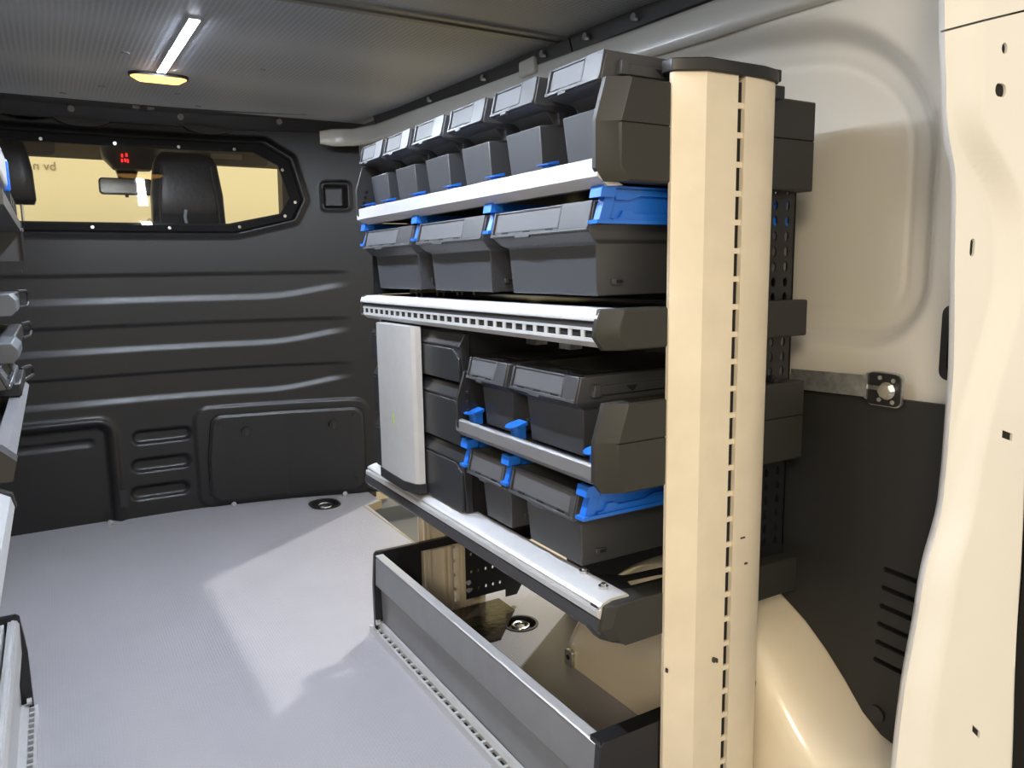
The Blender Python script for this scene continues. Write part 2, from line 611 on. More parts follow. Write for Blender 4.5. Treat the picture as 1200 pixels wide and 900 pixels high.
# hatch on the passenger side
hp = dens(rrect(0.875, 0.222, 0.335, 0.200, 0.045, 5), 2)
hp = [(p[0] + (0.02 if p[0] < 0.8 and p[1] > 0.3 else 0), p[1]) for p in hp]
hb = MB()
inner = [(0.875 + (p[0] - 0.875) * 0.965, 0.222 + (p[1] - 0.222) * 0.94) for p in hp]
hb.loft([[(p[0], ybulk(p[0]) - 0.008, p[1]) for p in hp], [(p[0], ybulk(p[0]) - 0.030, p[1]) for p in hp], [(p[0], ybulk(p[0]) - 0.0355, p[1]) for p in inner],
         ], True, False)
nn = len(inner)
hc = [(p[0], ybulk(p[0]) - 0.0355, p[1]) for p in inner]
# cap following the curve, by vertical strips
lo = sorted(set(round(p[0], 4) for p in inner))
for a, b in zip(lo[:-1], lo[1:]):
    def span(x):
        z0, z1 = 9, -9
        for i in range(nn):
            (x1, q1), (x2, q2) = inner[i - 1], inner[i]
            if min(x1, x2) - 1e-4 <= x <= max(x1, x2) + 1e-4:
                t = 0 if abs(x2 - x1) < 1e-9 else (x - x1) / (x2 - x1)
                t = max(0, min(1, t))
                z0, z1 = min(z0, q1 + (q2 - q1) * t), max(z1, q1 + (q2 - q1) * t)
                if abs(x2 - x1) < 1e-9:
                    z0, z1 = min(z0, q1, q2), max(z1, q1, q2)
        return z0, z1
    (a0, a1), (b0, b1) = span(a), span(b)
    hb.add([(a, ybulk(a) - 0.0355, a0), (b, ybulk(b) - 0.0355, b0), (b, ybulk(b) - 0.0355, b1), (a, ybulk(a) - 0.0355, a1)], [(0, 1, 2, 3)])
hatch = tag(empty('through_load_hatch', (0.875, ybulk(0.875) - 0.02, 0.02)), 'black rounded through-loading hatch low on the bulkhead beside the racking', 'hatch')
hb.build('cover', 'hatch', hatch, smooth=30)
for x, z in ((0.70, 0.345), (1.07, 0.350)):
    k = MB()
    k.cyl((x, ybulk(x) - 0.062, z), 0.017, 0.024, 'y', 14)
    k.box(x - 0.007, x + 0.007, ybulk(x) - 0.066, ybulk(x) - 0.058, z - 0.020, z + 0.020)
    k.build('knob', 'black_plastic', hatch)
for x, z in ((0.60, 0.385), (1.17, 0.385), (0.575, 0.075), (1.165, 0.08)):
    MB().cyl((x, ybulk(x) - 0.044, z), 0.009, 0.006, 'y', 10).build('rivet', 'hatch', hatch)
for x in (0.13, 0.205, 0.63, 1.11):
    if x == 0.205:
        continue
    MB().cyl((x, ybulk(x) - 0.05, 0.012), 0.012, 0.035, 'y', 12).build('bolt', 'chrome', bulk)
sl = MB(); sl.box(0.178, 0.206, ybulk(0.19) - 0.024, ybulk(0.19) - 0.014, 0.06, 0.14)
sl.build('latch_plate', 'black_plastic', bulk)

# ceiling / bulkhead closing strip
ts = MB()
for i in range(24):
    xa, xb = -0.70 + 2.0 * i / 24, -0.70 + 2.0 * (i + 1) / 24
    pr = lambda x: [(x, ybulk(x) - 0.10, zc(3.4) + 0.015), (x, ybulk(x) - 0.30, zc(3.33) - 0.003), (x, ybulk(x) - 0.30, zc(3.33) + 0.02), (x, ybulk(x) + 0.06, zc(3.5) + 0.03), (x, ybulk(x) + 0.06, 1.668), (x, ybulk(x) - 0.03, 1.664)]
    ts.loft([pr(xa), pr(xb)], i == 0, i == 23)
tr1 = tag(ts.build('trim_1', 'strip_black', smooth=30), kind='structure')
for cx in (0.17, 0.64):
    q = [(cx + 0.10 * math.cos(math.pi * i / 12), 1.672 - 0.034 * math.sin(math.pi * i / 12)) for i in range(13)]
    MB().prism(q, 'y', ybulk(cx) - 0.034, ybulk(cx) + 0.02).build('tab', 'strip_black', tr1)
for x in (0.13, 0.52, 0.90):
    MB().cyl((x, ybulk(x) - 0.13, zc(3.45) - 0.006), 0.012, 0.012, 'y', 10).build('screw', 'alu_grey', tr1)


# ---- right-hand body side: painted shell with the blanked window, door opening further forward
def xwall(y, z):
    x = 1.305 - 0.055 * sstep(1.25, 1.62, z)
    top = 1.53 - 0.10 * max(0, 1.1 - y)
    r = 0.26 if z > 1.2 else 0.13
    d = sd_rrect(y, z, 0.772, 2.06, 0.885, 1.50 + 0.04 * sstep(0.9, 1.3, y), r)
    x += 0.040 * (1 - sstep(-0.045, 0.0, d))
    x += 0.0022 * math.exp(-((d + 0.075) / 0.006) ** 2)
    return x


wr = MB()
ny, nz2 = 420, 190
ys = [0.64 + (3.62 - 0.64) * (i / ny) ** 1.35 for i in range(ny + 1)]
zs2 = [-0.02 + 1.69 * k / nz2 for k in range(nz2 + 1)]
wr.v = [(xwall(y, z), y, z) for z in zs2 for y in ys]
for k in range(nz2):
    for i in range(ny):
        ym, zm = (ys[i] + ys[i + 1]) / 2, (zs2[k] + zs2[k + 1]) / 2
        if 1.86 < ym < 3.36 and zm < 1.575:
            continue
        a = k * (ny + 1) + i
        wr.f.append((a, a + 1, a + ny + 2, a + ny + 1))
wall_r = tag(wr.build('wall_right', 'paint', smooth=60), kind='structure')
# two tiny pressed ribs and pinholes on the recessed blank
for (y, z) in ((1.02, 1.455), (1.10, 1.47)):
    MB().box(1.318, 1.326, y - 0.002, y + 0.002, z - 0.012, z + 0.012).build('pressed_rib', 'paint', wall_r)

# grey header beam over the side door
hd = MB()
path = [(1.045, 3.335, 1.618), (1.10, 3.325, 1.620), (1.18, 3.28, 1.620), (1.228, 3.12, 1.618), (1.245, 2.8, 1.616), (1.250, 2.4, 1.606), (1.250, 2.0, 1.592), (1.252, 1.5, 1.572), (1.252, 0.66, 1.545)]
rings = []
for i, p in enumerate(path):
    p = Vector(p)
    d = (Vector(path[min(i + 1, len(path) - 1)]) - Vector(path[max(i - 1, 0)])).normalized()
    u = d.cross(Vector((0, 0, 1))).normalized()
    sc = 0.75 if i == 0 else 1.0
    rings.append([tuple(p + u * a * sc + Vector((0, 0, b * sc))) for a, b in rrect(0, 0, 0.018, 0.036, 0.014, 4)])
hd.loft(rings)
tag(hd.build('trim_2', 'header', smooth=50), kind='structure')

# black strip between ceiling and header, in two lengths with screws
def side_strip(name, ya, yb_, cutnotch=None):
    b = MB()
    n = 12
    rr = []
    for i in range(n + 1):
        y = ya + (yb_ - ya) * i / n
        x = 1.232 - 0.02 * sstep(2.9, 3.2, y)
        zt, zl = zc(y) + 0.01, zc(y) - 0.0355
        rr.append([(x - 0.012, y, zt), (x + 0.001, y, zl), (x + 0.020, y, zl), (x + 0.020, y, zt)])
    b.loft(rr)
    return b.build(name, 'strip_black')


s1 = tag(side_strip('trim_3', 0.64, 1.735), kind='structure')
s2 = tag(side_strip('trim_4', 1.742, 3.12), kind='structure')
for y, s in ((0.95, s1), (1.47, s1), (1.66, s1), (1.86, s2), (2.2, s2), (2.6, s2)):
    MB().cyl((1.214, y, zc(y) - 0.018), 0.009, 0.012, 'x', 12).build('screw', 'chrome', s)
sc_ = MB(); sc_.box(1.216, 1.235, 1.905, 1.985, 1.595, 1.640)
sc_.build('clip_cover', 'header', s2, bevel=0.006)

# black lower lining with six slots
lp = MB()
ARCH = [(0.690, 0.140), (0.735, 0.145), (0.769, 0.149), (0.805, 0.157), (0.845, 0.183), (0.887, 0.230), (0.931, 0.273), (0.984, 0.315), (1.038, 0.345), (1.10, 0.375), (1.18, 0.395), (1.26, 0.390), (1.34, 0.366), (1.42, 0.318), (1.50, 0.245), (1.56, 0.165), (1.61, 0.080), (1.64, 0.0)]


def arch_z(y):
    for (y1, z1), (y2, z2) in zip(ARCH[:-1], ARCH[1:]):
        if y1 <= y <= y2:
            return z1 + (z2 - z1) * (y - y1) / (y2 - y1)
    return 0.0


poly = [(0.655, 0.13), (0.655, 0.812), (1.0, 0.805), (1.85, 0.80), (1.85, 0.0), (1.66, 0.0)]
poly += [(y, z + 0.004) for y, z in reversed(ARCH)]
lp.prism(poly, 'x', 1.284, 1.292)
lining = lp.build('side_lining', 'black_panel', smooth=0)
tag(lining, 'black lower side lining with six slanted vent slots below the blanked window', 'lining')
c_ = MB()
for i in range(6):
    z = 0.488 - 0.0365 * i
    ya, yb_ = 0.700 + 0.002 * i, 0.820 + 0.002 * i
    c_.prism([(ya, z - 0.010), (yb_ - 0.003, z - 0.005), (yb_, z), (yb_ - 0.003, z + 0.005), (ya, z + 0.001)], 'x', 1.27, 1.30)
cut(lining, c_)
plug = MB(); plug.cyl((1.279, 0.815, 0.199), 0.016, 0.006, 'x', 18)
plug.build('plug', 'black_plastic', lining)
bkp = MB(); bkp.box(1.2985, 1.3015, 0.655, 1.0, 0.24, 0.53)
bkp.build('vent_slot_shade', 'dark_hole', lining)  # black sheet behind the slots, painted shade rather than a fitted part

# wheel arch
wa = MB()
rings = []
AY = [0.56 + 1.08 * i / 54 for i in range(55)]


def arch_s(y):
    if y < 0.69:
        return 0.140 - 0.10 * (0.69 - y)
    return sum(arch_z(max(0.69, min(1.64, y + 0.012 * q))) for q in range(-2, 3)) / 5 if y < 1.60 else arch_z(y)


for (xo, sh) in ((1.302, 0.0), (1.20, 0.0), (1.165, 0.004), (1.140, 0.014), (1.124, 0.030), (1.115, 0.048), (1.110, 0.085)):
    rings.append([(xo, min(y, 1.64 - sh * 0.6), max(0.0, arch_s(y) - sh)) for y in AY])
rings.append([(1.106, min(y, 1.58), 0.0) for y in AY])
wa.loft(rings, False, False, close=False)
arch = tag(wa.build('wheel_arch', 'arch', smooth=70), 'white painted wheel arch hump with warm light in its colour, behind the aluminium end column', 'wheel arch')
fb = MB(); fb.prism(rrect(1.575, 0.022, 0.016, 0.024, 0.010, 4), 'x', 1.096, 1.110)
fb.build('flange_tab', 'galv', arch)
fb = MB(); fb.cyl((1.0945, 1.575, 0.026), 0.007, 0.004, 'x', 10)
fb.build('tab_hole', 'dark_hole', arch)  # black disc stands for the shaded hole in the tab

# rear pillar: pressed frame of the tailgate opening
PL = [(1.062, 1.60), (1.066, 1.46), (1.078, 1.36), (1.087, 1.31), (1.095, 1.258), (1.104, 1.225), (1.128, 1.179), (1.135, 1.12), (1.140, 1.059), (1.148, 0.99), (1.154, 0.933), (1.158, 0.88), (1.157, 0.829), (1.157, 0.74), (1.152, 0.669), (1.138, 0.63), (1.122, 0.594), (1.112, 0.55), (1.106, 0.50), (1.095, 0.45), (1.086, 0.408), (1.078, 0.34), (1.072, 0.25), (1.066, 0.10), (1.064, -0.05)]


def rightx(z):
    return 1.352 + 0.03 * sstep(0.7, 0.4, z) * 0 + 0.020 * sstep(0.8, 0.5, z) + 0.03 * sstep(0.5, 0.1, z) - 0.04 * sstep(1.2, 1.5, z)


CRE = [(1.60, 0.02), (1.36, 0.02), (1.25, 0.02), (1.20, 0.045), (1.17, 0.085), (1.14, 0.108), (1.10, 0.122), (1.02, 0.125), (0.93, 0.088), (0.86, 0.055), (0.78, 0.030), (0.70, 0.02), (0.5, 0.02), (-0.1, 0.02)]


def crease(z):
    for (z1, c1), (z2, c2) in zip(CRE[:-1], CRE[1:]):
        if z2 <= z <= z1:
            return c2 + (c1 - c2) * (z - z2) / (z1 - z2)
    return 0.02


def leftx(z):
    for (x1, z1), (x2, z2) in zip(PL[:-1], PL[1:]):
        if z2 <= z <= z1:
            t = (z - z2) / (z1 - z2)
            return x2 + (x1 - x2) * t
    return PL[-1][0]


pm = MB()
NZ, NU = 170, 44
us = [i / NU for i in range(NU + 1)]
rows = []
for k in range(NZ + 1):
    z = -0.05 + 1.64 * k / NZ
    xl, xr = sum(leftx(max(-0.05, min(1.6, z + 0.006 * q))) for q in range(-3, 4)) / 7, rightx(z)
    c = sum(crease(max(-0.09, min(1.59, z + 0.008 * q))) for q in range(-4, 5)) / 9
    row = [(1.31, 0.70, z), (xl + 0.02, 0.665, z), (xl + 0.004, 0.652, z)]
    for u in us:
        x = xl + (xr - xl) * u
        w = x - xl
        y = 0.645 - 0.030 * sstep(c - 0.022, c + 0.022, w) - 0.012 * sstep(0.02, 0.0, w) * 0
        y += 0.022 * sstep(xr - 0.028, xr, x)
        row.append((x, y, z))
    row += [(xr + 0.004, 0.70, z)]
    rows.append(row)
n = len(rows[0])
pm.v = [p for r in rows for p in r]
for k in range(NZ):
    for i in range(n - 1):
        a = k * n + i
        pm.f.append((a, a + 1, a + n + 1, a + n))
# back closing so that it is a solid
back = len(pm.v)
pm.v += [(rows[0][0][0], 0.71, rows[0][0][2]), (rows[0][-1][0], 0.71, rows[0][0][2]), (rows[-1][-1][0], 0.71, rows[-1][0][2]), (rows[-1][0][0], 0.71, rows[-1][0][2])]
pm.f.append((back, back + 1, back + 2, back + 3))
pm.f.append(tuple(range(n)) + (back + 1, back))
pm.f.append(tuple(NZ * n + i for i in range(n)) + (back + 2, back + 3))
pm.f.append(tuple(k * n for k in range(NZ + 1)) + (back + 3, back))
pm.f.append(tuple(k * n + n - 1 for k in range(NZ + 1)) + (back + 2, back + 1))
pillar = tag(pm.build('wall_rear', 'paint_pillar', smooth=50), kind='structure')
holes = MB()
holes.cyl((1.174, 0.60, 1.344), 0.0075, 0.07, 'y', 16)
holes.prism(rrect(1.172, 1.288, 0.014, 0.009, 0.0088, 6), 'y', 0.60, 0.68)
holes.prism(rrect(1.184, 1.071, 0.0065, 0.013, 0.0062, 6), 'y', 0.60, 0.68)
holes.prism([(1.03, 1.3475), (1.42, 1.4535), (1.42, 1.4565), (1.03, 1.3505)], 'y', 0.60, 0.655)
holes.prism([(1.250, 0.779), (1.281, 0.769), (1.281, 0.781), (1.250, 0.791)], 'y', 0.60, 0.68)
holes.prism([(1.231, 0.290), (1.256, 0.268), (1.256, 0.280), (1.231, 0.302)], 'y', 0.60, 0.68)
cut(pillar, holes)
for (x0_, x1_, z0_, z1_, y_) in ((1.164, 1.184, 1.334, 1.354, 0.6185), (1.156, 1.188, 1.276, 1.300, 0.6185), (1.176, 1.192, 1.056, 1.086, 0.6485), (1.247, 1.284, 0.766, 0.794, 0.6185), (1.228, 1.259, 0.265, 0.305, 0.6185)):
    MB().box(x0_, x1_, y_, y_ + 0.006, z0_, z1_).build('hole_shade', 'dark_hole', pillar)  # black plates just below the surface stand for shade in the holes
seal = MB(); seal.prism([(1.385, 0.63), (1.43, 0.60), (1.46, 0.66), (1.40, 0.72)], 'z', -0.1, 1.6)
tag(seal.build('trim_7', 'gasket'), kind='structure')

# recessed black latch cup beside the pillar
lc = tag(empty('latch_cup', (1.30, 0.735, 0.91)), 'black plastic recessed cup in the painted side next to the rear pillar', 'latch cup')
b = MB()
o_ = rrect(0.715, 0.915, 0.033, 0.064, 0.016, 5)
i_ = rrect(0.713, 0.912, 0.022, 0.045, 0.010, 5)
b.loft([[(1.308, p[0], p[1]) for p in o_], [(1.296, p[0], p[1]) for p in o_], [(1.294, p[0], p[1]) for p in i_], [(1.303, p[0], p[1]) for p in i_]], True, True)
b.build('cup', 'black_plastic', lc, smooth=30)

# galvanised strap from racking to wall
sp = tag(empty('mounting_strap', (1.28, 0.85, 0.825)), 'galvanised steel mounting strap bolted to the painted side above the black lining', 'strap')
b = MB(); b.prism([(0.862, 0.804), (0.868, 0.808), (1.03, 0.803), (1.03, 0.843), (0.868, 0.848), (0.862, 0.853)], 'x', 1.266, 1.270)
b.build('band', 'galv', sp)
b = MB(); b.prism(rrect(0.832, 0.825, 0.032, 0.029, 0.010, 4), 'x', 1.270, 1.274)
pl = b.build('plate', 'black_steel', sp)
b = MB(); b.prism(rrect(0.832, 0.825, 0.034, 0.031, 0.011, 4), 'x', 1.274, 1.280)
b.build('plate_back', 'galv', sp)
b = MB(); b.cyl((1.256, 0.822, 0.824), 0.012, 0.014, 'x', 6); b.cyl((1.266, 0.822, 0.824), 0.016, 0.004, 'x', 18)
b.build('bolt', 'chrome', sp)
b = MB(); b.prism(rrect(0.850, 0.827, 0.016, 0.004, 0.0038, 4), 'x', 1.2685, 1.2695)
b.build('slot_edge', 'chrome', sp)
for (y, z) in ((0.838, 0.846), (0.812, 0.843), (0.838, 0.806), (0.812, 0.804)):
    b = MB(); b.cyl((1.2685, y, z), 0.004, 0.0015, 'x', 10)
    b.build('plate_hole', 'galv', sp)

# left wall
b = MB(); b.box(-0.74, -0.70, 0.55, 3.66, -0.03, 1.70)
tag(b.build('wall_left', 'paint'), kind='structure')


# ================================================================== LAMPS
def led_lamp(y0, y1, x, label, em):
    t = tag(empty('led_strip_light', (x, (y0 + y1) / 2, zc((y0 + y1) / 2))), label, 'ceiling light', 'ceiling strip lights')
    def slab(n, hw, d0, d1, m, ya, yb_):
        MB().add([(x + sx * hw, y, zc(y) + d) for d in (d0, d1) for (sx, y) in ((-1, ya), (1, ya), (1, yb_), (-1, yb_))],
                 [(0, 1, 2, 3), (7, 6, 5, 4), (0, 4, 5, 1), (1, 5, 6, 2), (2, 6, 7, 3), (3, 7, 4, 0)]).build(n, m, t)
    slab('housing', 0.0135, -0.004, 0.0, 'alu_white', y0 - 0.004, y1 + 0.004)
    slab('diffuser', 0.0115, -0.0047, -0.004, em, y0, y1)
    return t


led_lamp(2.06, 2.69, 0.355, 'bright white strip light fixed along the dark ceiling above the amber lamp', 'led')
led_lamp(0.95, 1.58, 0.355, 'second white strip light on the rear ceiling panel above the frame', 'led_rear')
t = tag(empty('dome_lamp', (0.354, 2.745, zc(2.745))), 'flat oval amber lamp on the ceiling at the end of the strip light', 'lamp')
b = MB()
ov = rrect(0.354, 2.75, 0.088, 0.034, 0.033, 8)
b.prism(ov, 'z', zc(2.75) - 0.010, zc(2.75) + 0.004)
b.build('base', 'black_plastic', t)
b = MB()
ov2 = rrect(0.354, 2.75, 0.082, 0.028, 0.027, 8)
b.loft([[(p[0], p[1], zc(2.75) - 0.010) for p in ov2], [(0.354 + (p[0] - 0.354) * 0.75, 2.75 + (p[1] - 2.75) * 0.7, zc(2.75) - 0.022) for p in ov2]])
b.build('lens', 'amber', t)


# ================================================================== RACKING
NEAR, FAR = 0.965, 2.062
XF, XB = 0.740, 1.215


def end_cap(parent, x0, x1, z0, z1, y, th, lean=0.02, cham=0.03, seam=None, name='end_cap', sign=-1, m='charcoal_cap'):
    """moulded side plate; outer face at y, body towards +y (sign -1) or -y"""
    b = MB()
    zm = z0 + (z1 - z0) * 0.58 if lean else z1
    def sec(d, off, ins):
        yy = y + d * (-sign)
        return [(x0 + 0.016 + off, yy, z0 + ins), (x1 - ins, yy, z0 + ins), (x1 - ins, yy, z1 - ins), (x0 + lean + off, yy, z1 - ins), (x0 + off, yy, zm), (x0 + off, yy, z0 + 0.020 + ins)]
    b.loft([sec(0, cham, 0.003), sec(0.003, cham * 0.92, 0.0), sec(th * 0.7, 0.0, 0.0), sec(th, 0.0, 0.0)])
    o = b.build(name, m, parent, bevel=0.002, smooth=25)
    if seam:
        c = MB()
        c.box(x0 - 0.02, x1 + 0.02, y - 0.01 if sign < 0 else y - 0.004, y + 0.004 if sign < 0 else y + 0.01, seam - 0.0012, seam + 0.0012)
        c.box(x0 - 0.02, x0 + 0.003, y - 0.01, y + th + 0.02, seam - 0.0012, seam + 0.0012)
        bev = o.modifiers[0]
        o.modifiers.remove(bev)
        cut(o, c)
    return o


def slotted_pair(b, lo, hi, z0, z1, x_f, x_b, pitch, slot):
    """bridges between two rail halves leaving open slots"""
    y = lo
    while y < hi:
        b.box(x_f, x_b, y, min(hi, y + pitch - slot), z0, z1)
        y += pitch


rack = tag(empty('van_racking', (0.98, 1.5, 0.0)), 'tall aluminium and black van racking frame along the right side, holding bins', 'racking')


def upright(y0, sgn, kx):
    """aluminium post, rounded outer face at y0, depth towards the rack"""
    s = sgn
    b = MB()
    L = [(0.886, y0 + s * 0.030), (0.8865, y0 + s * 0.024), (0.890, y0 + s * 0.021), (0.935, y0 - s * 0.003), (1.003, y0 - s * 0.006), (1.0035, y0 + s * 0.004), (1.000, y0 + s * 0.030)]
    R = [(1.0175, y0 - s * 0.008), (1.060, y0 - s * 0.007), (1.094, y0 - s * 0.001), (1.108, y0 + s * 0.008), (1.110, y0 + s * 0.030), (1.020, y0 + s * 0.030), (1.017, y0 + s * 0.004)]
    L = [(p[0] * kx, p[1]) for p in L]
    R = [(p[0] * kx, p[1]) for p in R]
    b.prism(L, 'z', 0.0, 1.352)
    b.prism(R, 'z', 0.0, 1.352)
    z = 0.0
    while z < 1.33:
        b.box(1.003 * kx, 1.0175 * kx, min(y0 - s * 0.004, y0 + s * 0.004), max(y0 - s * 0.004, y0 + s * 0.004), z, z + 0.009)
        z += 0.0465
    # inner ribs seen from the load side
    for xx in (0.90, 0.915, 0.965, 0.985, 1.03, 1.045, 1.085):
        xx *= kx
        b.box(xx, xx + 0.005, min(y0 + s * 0.030, y0 + s * 0.040), max(y0 + s * 0.030, y0 + s * 0.040), 0.0, 1.345)
    o = b.build('upright', 'alu_post', rack, smooth=25)
    c = MB()
    cp = [(0.882, y0 + s * 0.045), (0.882, y0 + s * 0.022), (0.888, y0 + s * 0.016), (0.932, y0 - s * 0.010), (1.060, y0 - s * 0.013), (1.096, y0 - s * 0.006), (1.114, y0 + s * 0.006), (1.116, y0 + s * 0.045)]
    cp = [(p[0] * kx, p[1]) for p in cp]
    c.prism(cp, 'z', 1.352, 1.372)
    c.box(1.110 * kx, 1.126 * kx, min(y0 + s * 0.010, y0 + s * 0.04), max(y0 + s * 0.010, y0 + s * 0.04), 1.358, 1.378)
    c.box(1.112 * kx, 1.136 * kx, min(y0 + s * 0.010, y0 + s * 0.04), max(y0 + s * 0.010, y0 + s * 0.04), 1.330, 1.352)
    c.build('upright_cap', 'black_plastic', rack, bevel=0.002)
    if s < 0:
        return o
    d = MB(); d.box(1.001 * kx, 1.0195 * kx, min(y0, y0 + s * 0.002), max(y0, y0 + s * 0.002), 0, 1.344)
    d.build('slot_shade', 'dark_hole', rack)  # black strip close behind the slots stands for the shade inside the post
    return o


upright(0.928, 1, 0.978)
upright(2.085, -1, 1.0)
for (x, z, w, h) in ((0.868, 0.35, 0.0016, 0.004), (0.957, 0.355, 0.003, 0.005), (0.964, 0.352, 0.002, 0.004), (1.02, 0.57, 0.006, 0.0015), (1.03, 0.52, 0.004, 0.002)):
    MB().prism(rrect(x, z, w, h, min(w, h) * 0.9, 3), 'y', 0.9195 + (0.024 if x < 0.9 else 0.0), 0.9235 + (0.024 if x < 0.9 else 0.0)).build('scuff_mark', 'dirt', rack)


def perforated(name, x0, x1, z0, z1, y, cols, pitch, hw, hh, parent, m='black_steel', th=0.003, stagger=False):
    """sheet with real oblong holes"""
    b = MB()
    n = max(1, int(round((z1 - z0) / pitch)))
    xsplit = [x0] + [(cols[i] + cols[i + 1]) / 2 for i in range(len(cols) - 1)] + [x1]
    for ci, cx in enumerate(cols):
        xa, xb_ = xsplit[ci], xsplit[ci + 1]
        for k in range(n):
            za, zb_ = z0 + (z1 - z0) * k / n, z0 + (z1 - z0) * (k + 1) / n
            cz = (za + zb_) / 2
            hole_ = [(cx + hw * math.cos(t), cz + hh * math.sin(t)) for t in [math.pi / 4 * q + math.pi / 8 for q in range(8)]]
            outer = [(xb_, cz + (zb_ - cz) * 0.4), (cx + (xb_ - cx) * 0.4, zb_), (cx - (cx - xa) * 0.4, zb_), (xa, cz + (zb_ - cz) * 0.4), (xa, cz - (zb_ - cz) * 0.4), (cx - (cx - xa) * 0.4, za), (cx + (xb_ - cx) * 0.4, za), (xb_, cz - (zb_ - cz) * 0.4)]
            vs_ = [(p[0], y, p[1]) for p in hole_] + [(p[0], y, p[1]) for p in outer] + [(p[0], y + th, p[1]) for p in hole_]
            fs = [(q, (q + 1) % 8, 8 + (q + 1) % 8, 8 + q) for q in range(8)] + [(16 + q, 16 + (q + 1) % 8, (q + 1) % 8, q) for q in range(8)]
            vs_ += [(xb_, y, zb_), (xa, y, zb_), (xa, y, za), (xb_, y, za)]
            fs += [(8, 24, 9), (10, 25, 11), (12, 26, 13), (14, 27, 15)]
            b.add(vs_, fs)
    return b.build(name, m, parent, smooth=0)


# rear perforated posts
perforated('perforated_post', 1.112, 1.206, 0.50, 1.20, 0.985, (1.152, 1.184), 0.0285, 0.0060, 0.0095, rack)
b = MB(); b.box(1.203, 1.207, 0.985, 1.00, 0.43, 1.20); b.box(1.112, 1.203, 0.986, 0.99, 0.43, 0.50)
b.build('post_flange', 'black_steel', rack)
b = MB(); b.cyl((1.150, 0.972, 0.835), 0.011, 0.014, 'y', 6); b.cyl((1.150, 0.968, 0.835), 0.006, 0.01, 'y', 10)
b.build('post_bolt', 'black_steel', rack)
perforated('perforated_post', 1.112, 1.200, 0.50, 1.20, 2.055, (1.135, 1.172), 0.0285, 0.0065, 0.010, rack)

# ---------- blue divider clips and runners
def clip(parent, x, y, z, s=1.0):
    b = MB()
    pts_ = [(x + 0.012 * s * math.cos(a), y + 0.012 * s * math.sin(a)) for a in [math.radians(90 + 20 * i) for i in range(10)]] + [(x + 0.014 * s, y - 0.012 * s), (x + 0.014 * s, y + 0.012 * s)]
    b.prism(pts_, 'z', z, z + 0.026 * s)
    tp = [(x - 0.006 + 0.018 * s * math.cos(a), y + 0.019 * s * math.sin(a)) for a in [math.radians(100 + 16 * i) for i in range(11)]] + [(x + 0.016 * s, y - 0.016 * s), (x + 0.016 * s, y + 0.016 * s)]
    b.loft([[(p[0], p[1], z + 0.026 * s + (p[0] - x) * 0.10) for p in tp], [(p[0], p[1], z + 0.031 * s + (p[0] - x) * 0.25) for p in tp]])
    b.build('divider_clip', 'blue', parent, smooth=30)


def runner(parent, y, z0, z1, xa, near=False, w=0.010):
    """blue hanging runner: web, hooked front, flanges and a wavy raised rib"""
    b = MB()
    b.box(xa + 0.012, 1.195, y - 0.003, y + 0.003, z0, z1)
    b.prism([(xa + 0.018, z1), (xa + 0.040, z1), (xa + 0.020, z0), (xa + 0.000, z0), (xa + 0.012, z0 + (z1 - z0) * 0.6)], 'y', y - 0.008, y + 0.008)
    b.prism([(xa - 0.002, z1 - 0.018), (xa + 0.026, z1 - 0.018), (xa + 0.030, z1), (xa + 0.002, z1)], 'y', y - 0.017, y + 0.013)
    b.box(xa - 0.006, 1.195, y - w - 0.004, y + w, z0, z0 + 0.006)
    b.box(xa + 0.010, 1.195, y - w, y + w, z1 - 0.005, z1)
    h = z1 - z0
    wav = [(xa + 0.030, z0 + 0.006), (1.19, z0 + 0.006), (1.19, z0 + 0.34 * h), (xa + 0.22, z0 + 0.34 * h), (xa + 0.155, z0 + 0.40 * h), (xa + 0.135, z0 + 0.27 * h), (xa + 0.075, z0 + 0.27 * h), (xa + 0.065, z0 + 0.36 * h), (xa + 0.050, z0 + 0.36 * h), (xa + 0.043, z0 + 0.16 * h), (xa + 0.030, z0 + 0.14 * h)]
    b.prism(wav, 'y', y - 0.009, y - 0.002)
    top = [(xa + 0.028, z1 - 0.004), (xa + 0.035, z1 - 0.36 * h), (xa + 0.060, z1 - 0.36 * h), (xa + 0.085, z1 - 0.24 * h), (1.19, z1 - 0.26 * h), (1.19, z1 - 0.004)]
    b.prism(top, 'y', y - 0.010, y - 0.002)
    b.build('bin_runner', 'blue', parent, smooth=25)


def shelf_tray(name, y0, y1, z, parent, m='black_steel', x0=0.756):
    b = MB()
    b.box(x0, XB - 0.008, y0, y1, z - 0.004, z)
    b.box(XB - 0.012, XB - 0.008, y0, y1, z, z + 0.05)
    return b.build(name, m, parent)


# ---------- level A: top shelf with six bins
shA = shelf_tray('top_shelf', NEAR + 0.02, FAR - 0.005, 1.192, rack)
b = MB(); b.prism([(0.7395, 1.2165), (0.7425, 1.2185), (0.7480, 1.2185), (0.7480, 1.2130), (0.7480, 1.196), (0.790, 1.178), (0.760, 1.176), (0.7395, 1.190)], 'y', NEAR + 0.012, FAR)
b.build('front_rail', 'alu_white', shA, smooth=25)
end_cap(shA, 0.735, XB, 1.182, 1.338, NEAR - 0.010, 0.030, lean=0.020, cham=0.034, seam=1.270)
b = MB(); b.box(0.778, XB - 0.01, FAR - 0.004, FAR, 0.986, 1.181)
b.build('gap_blocker', 'black_steel', shA)  # added black sheet, blocks the bright outside showing past the rack's far end
end_cap(shA, 0.735, XB, 1.182, 1.330, FAR + 0.004, 0.020, lean=0.020, cham=0.02, sign=1)
for i in range(3):
    b = MB(); b.cyl((0.755 + 0.004 * i, FAR - 0.022, 1.235 + 0.014 * i), 0.004, 0.006, 'y', 8)
    b.build('cap_hole', 'dark_hole', shA)
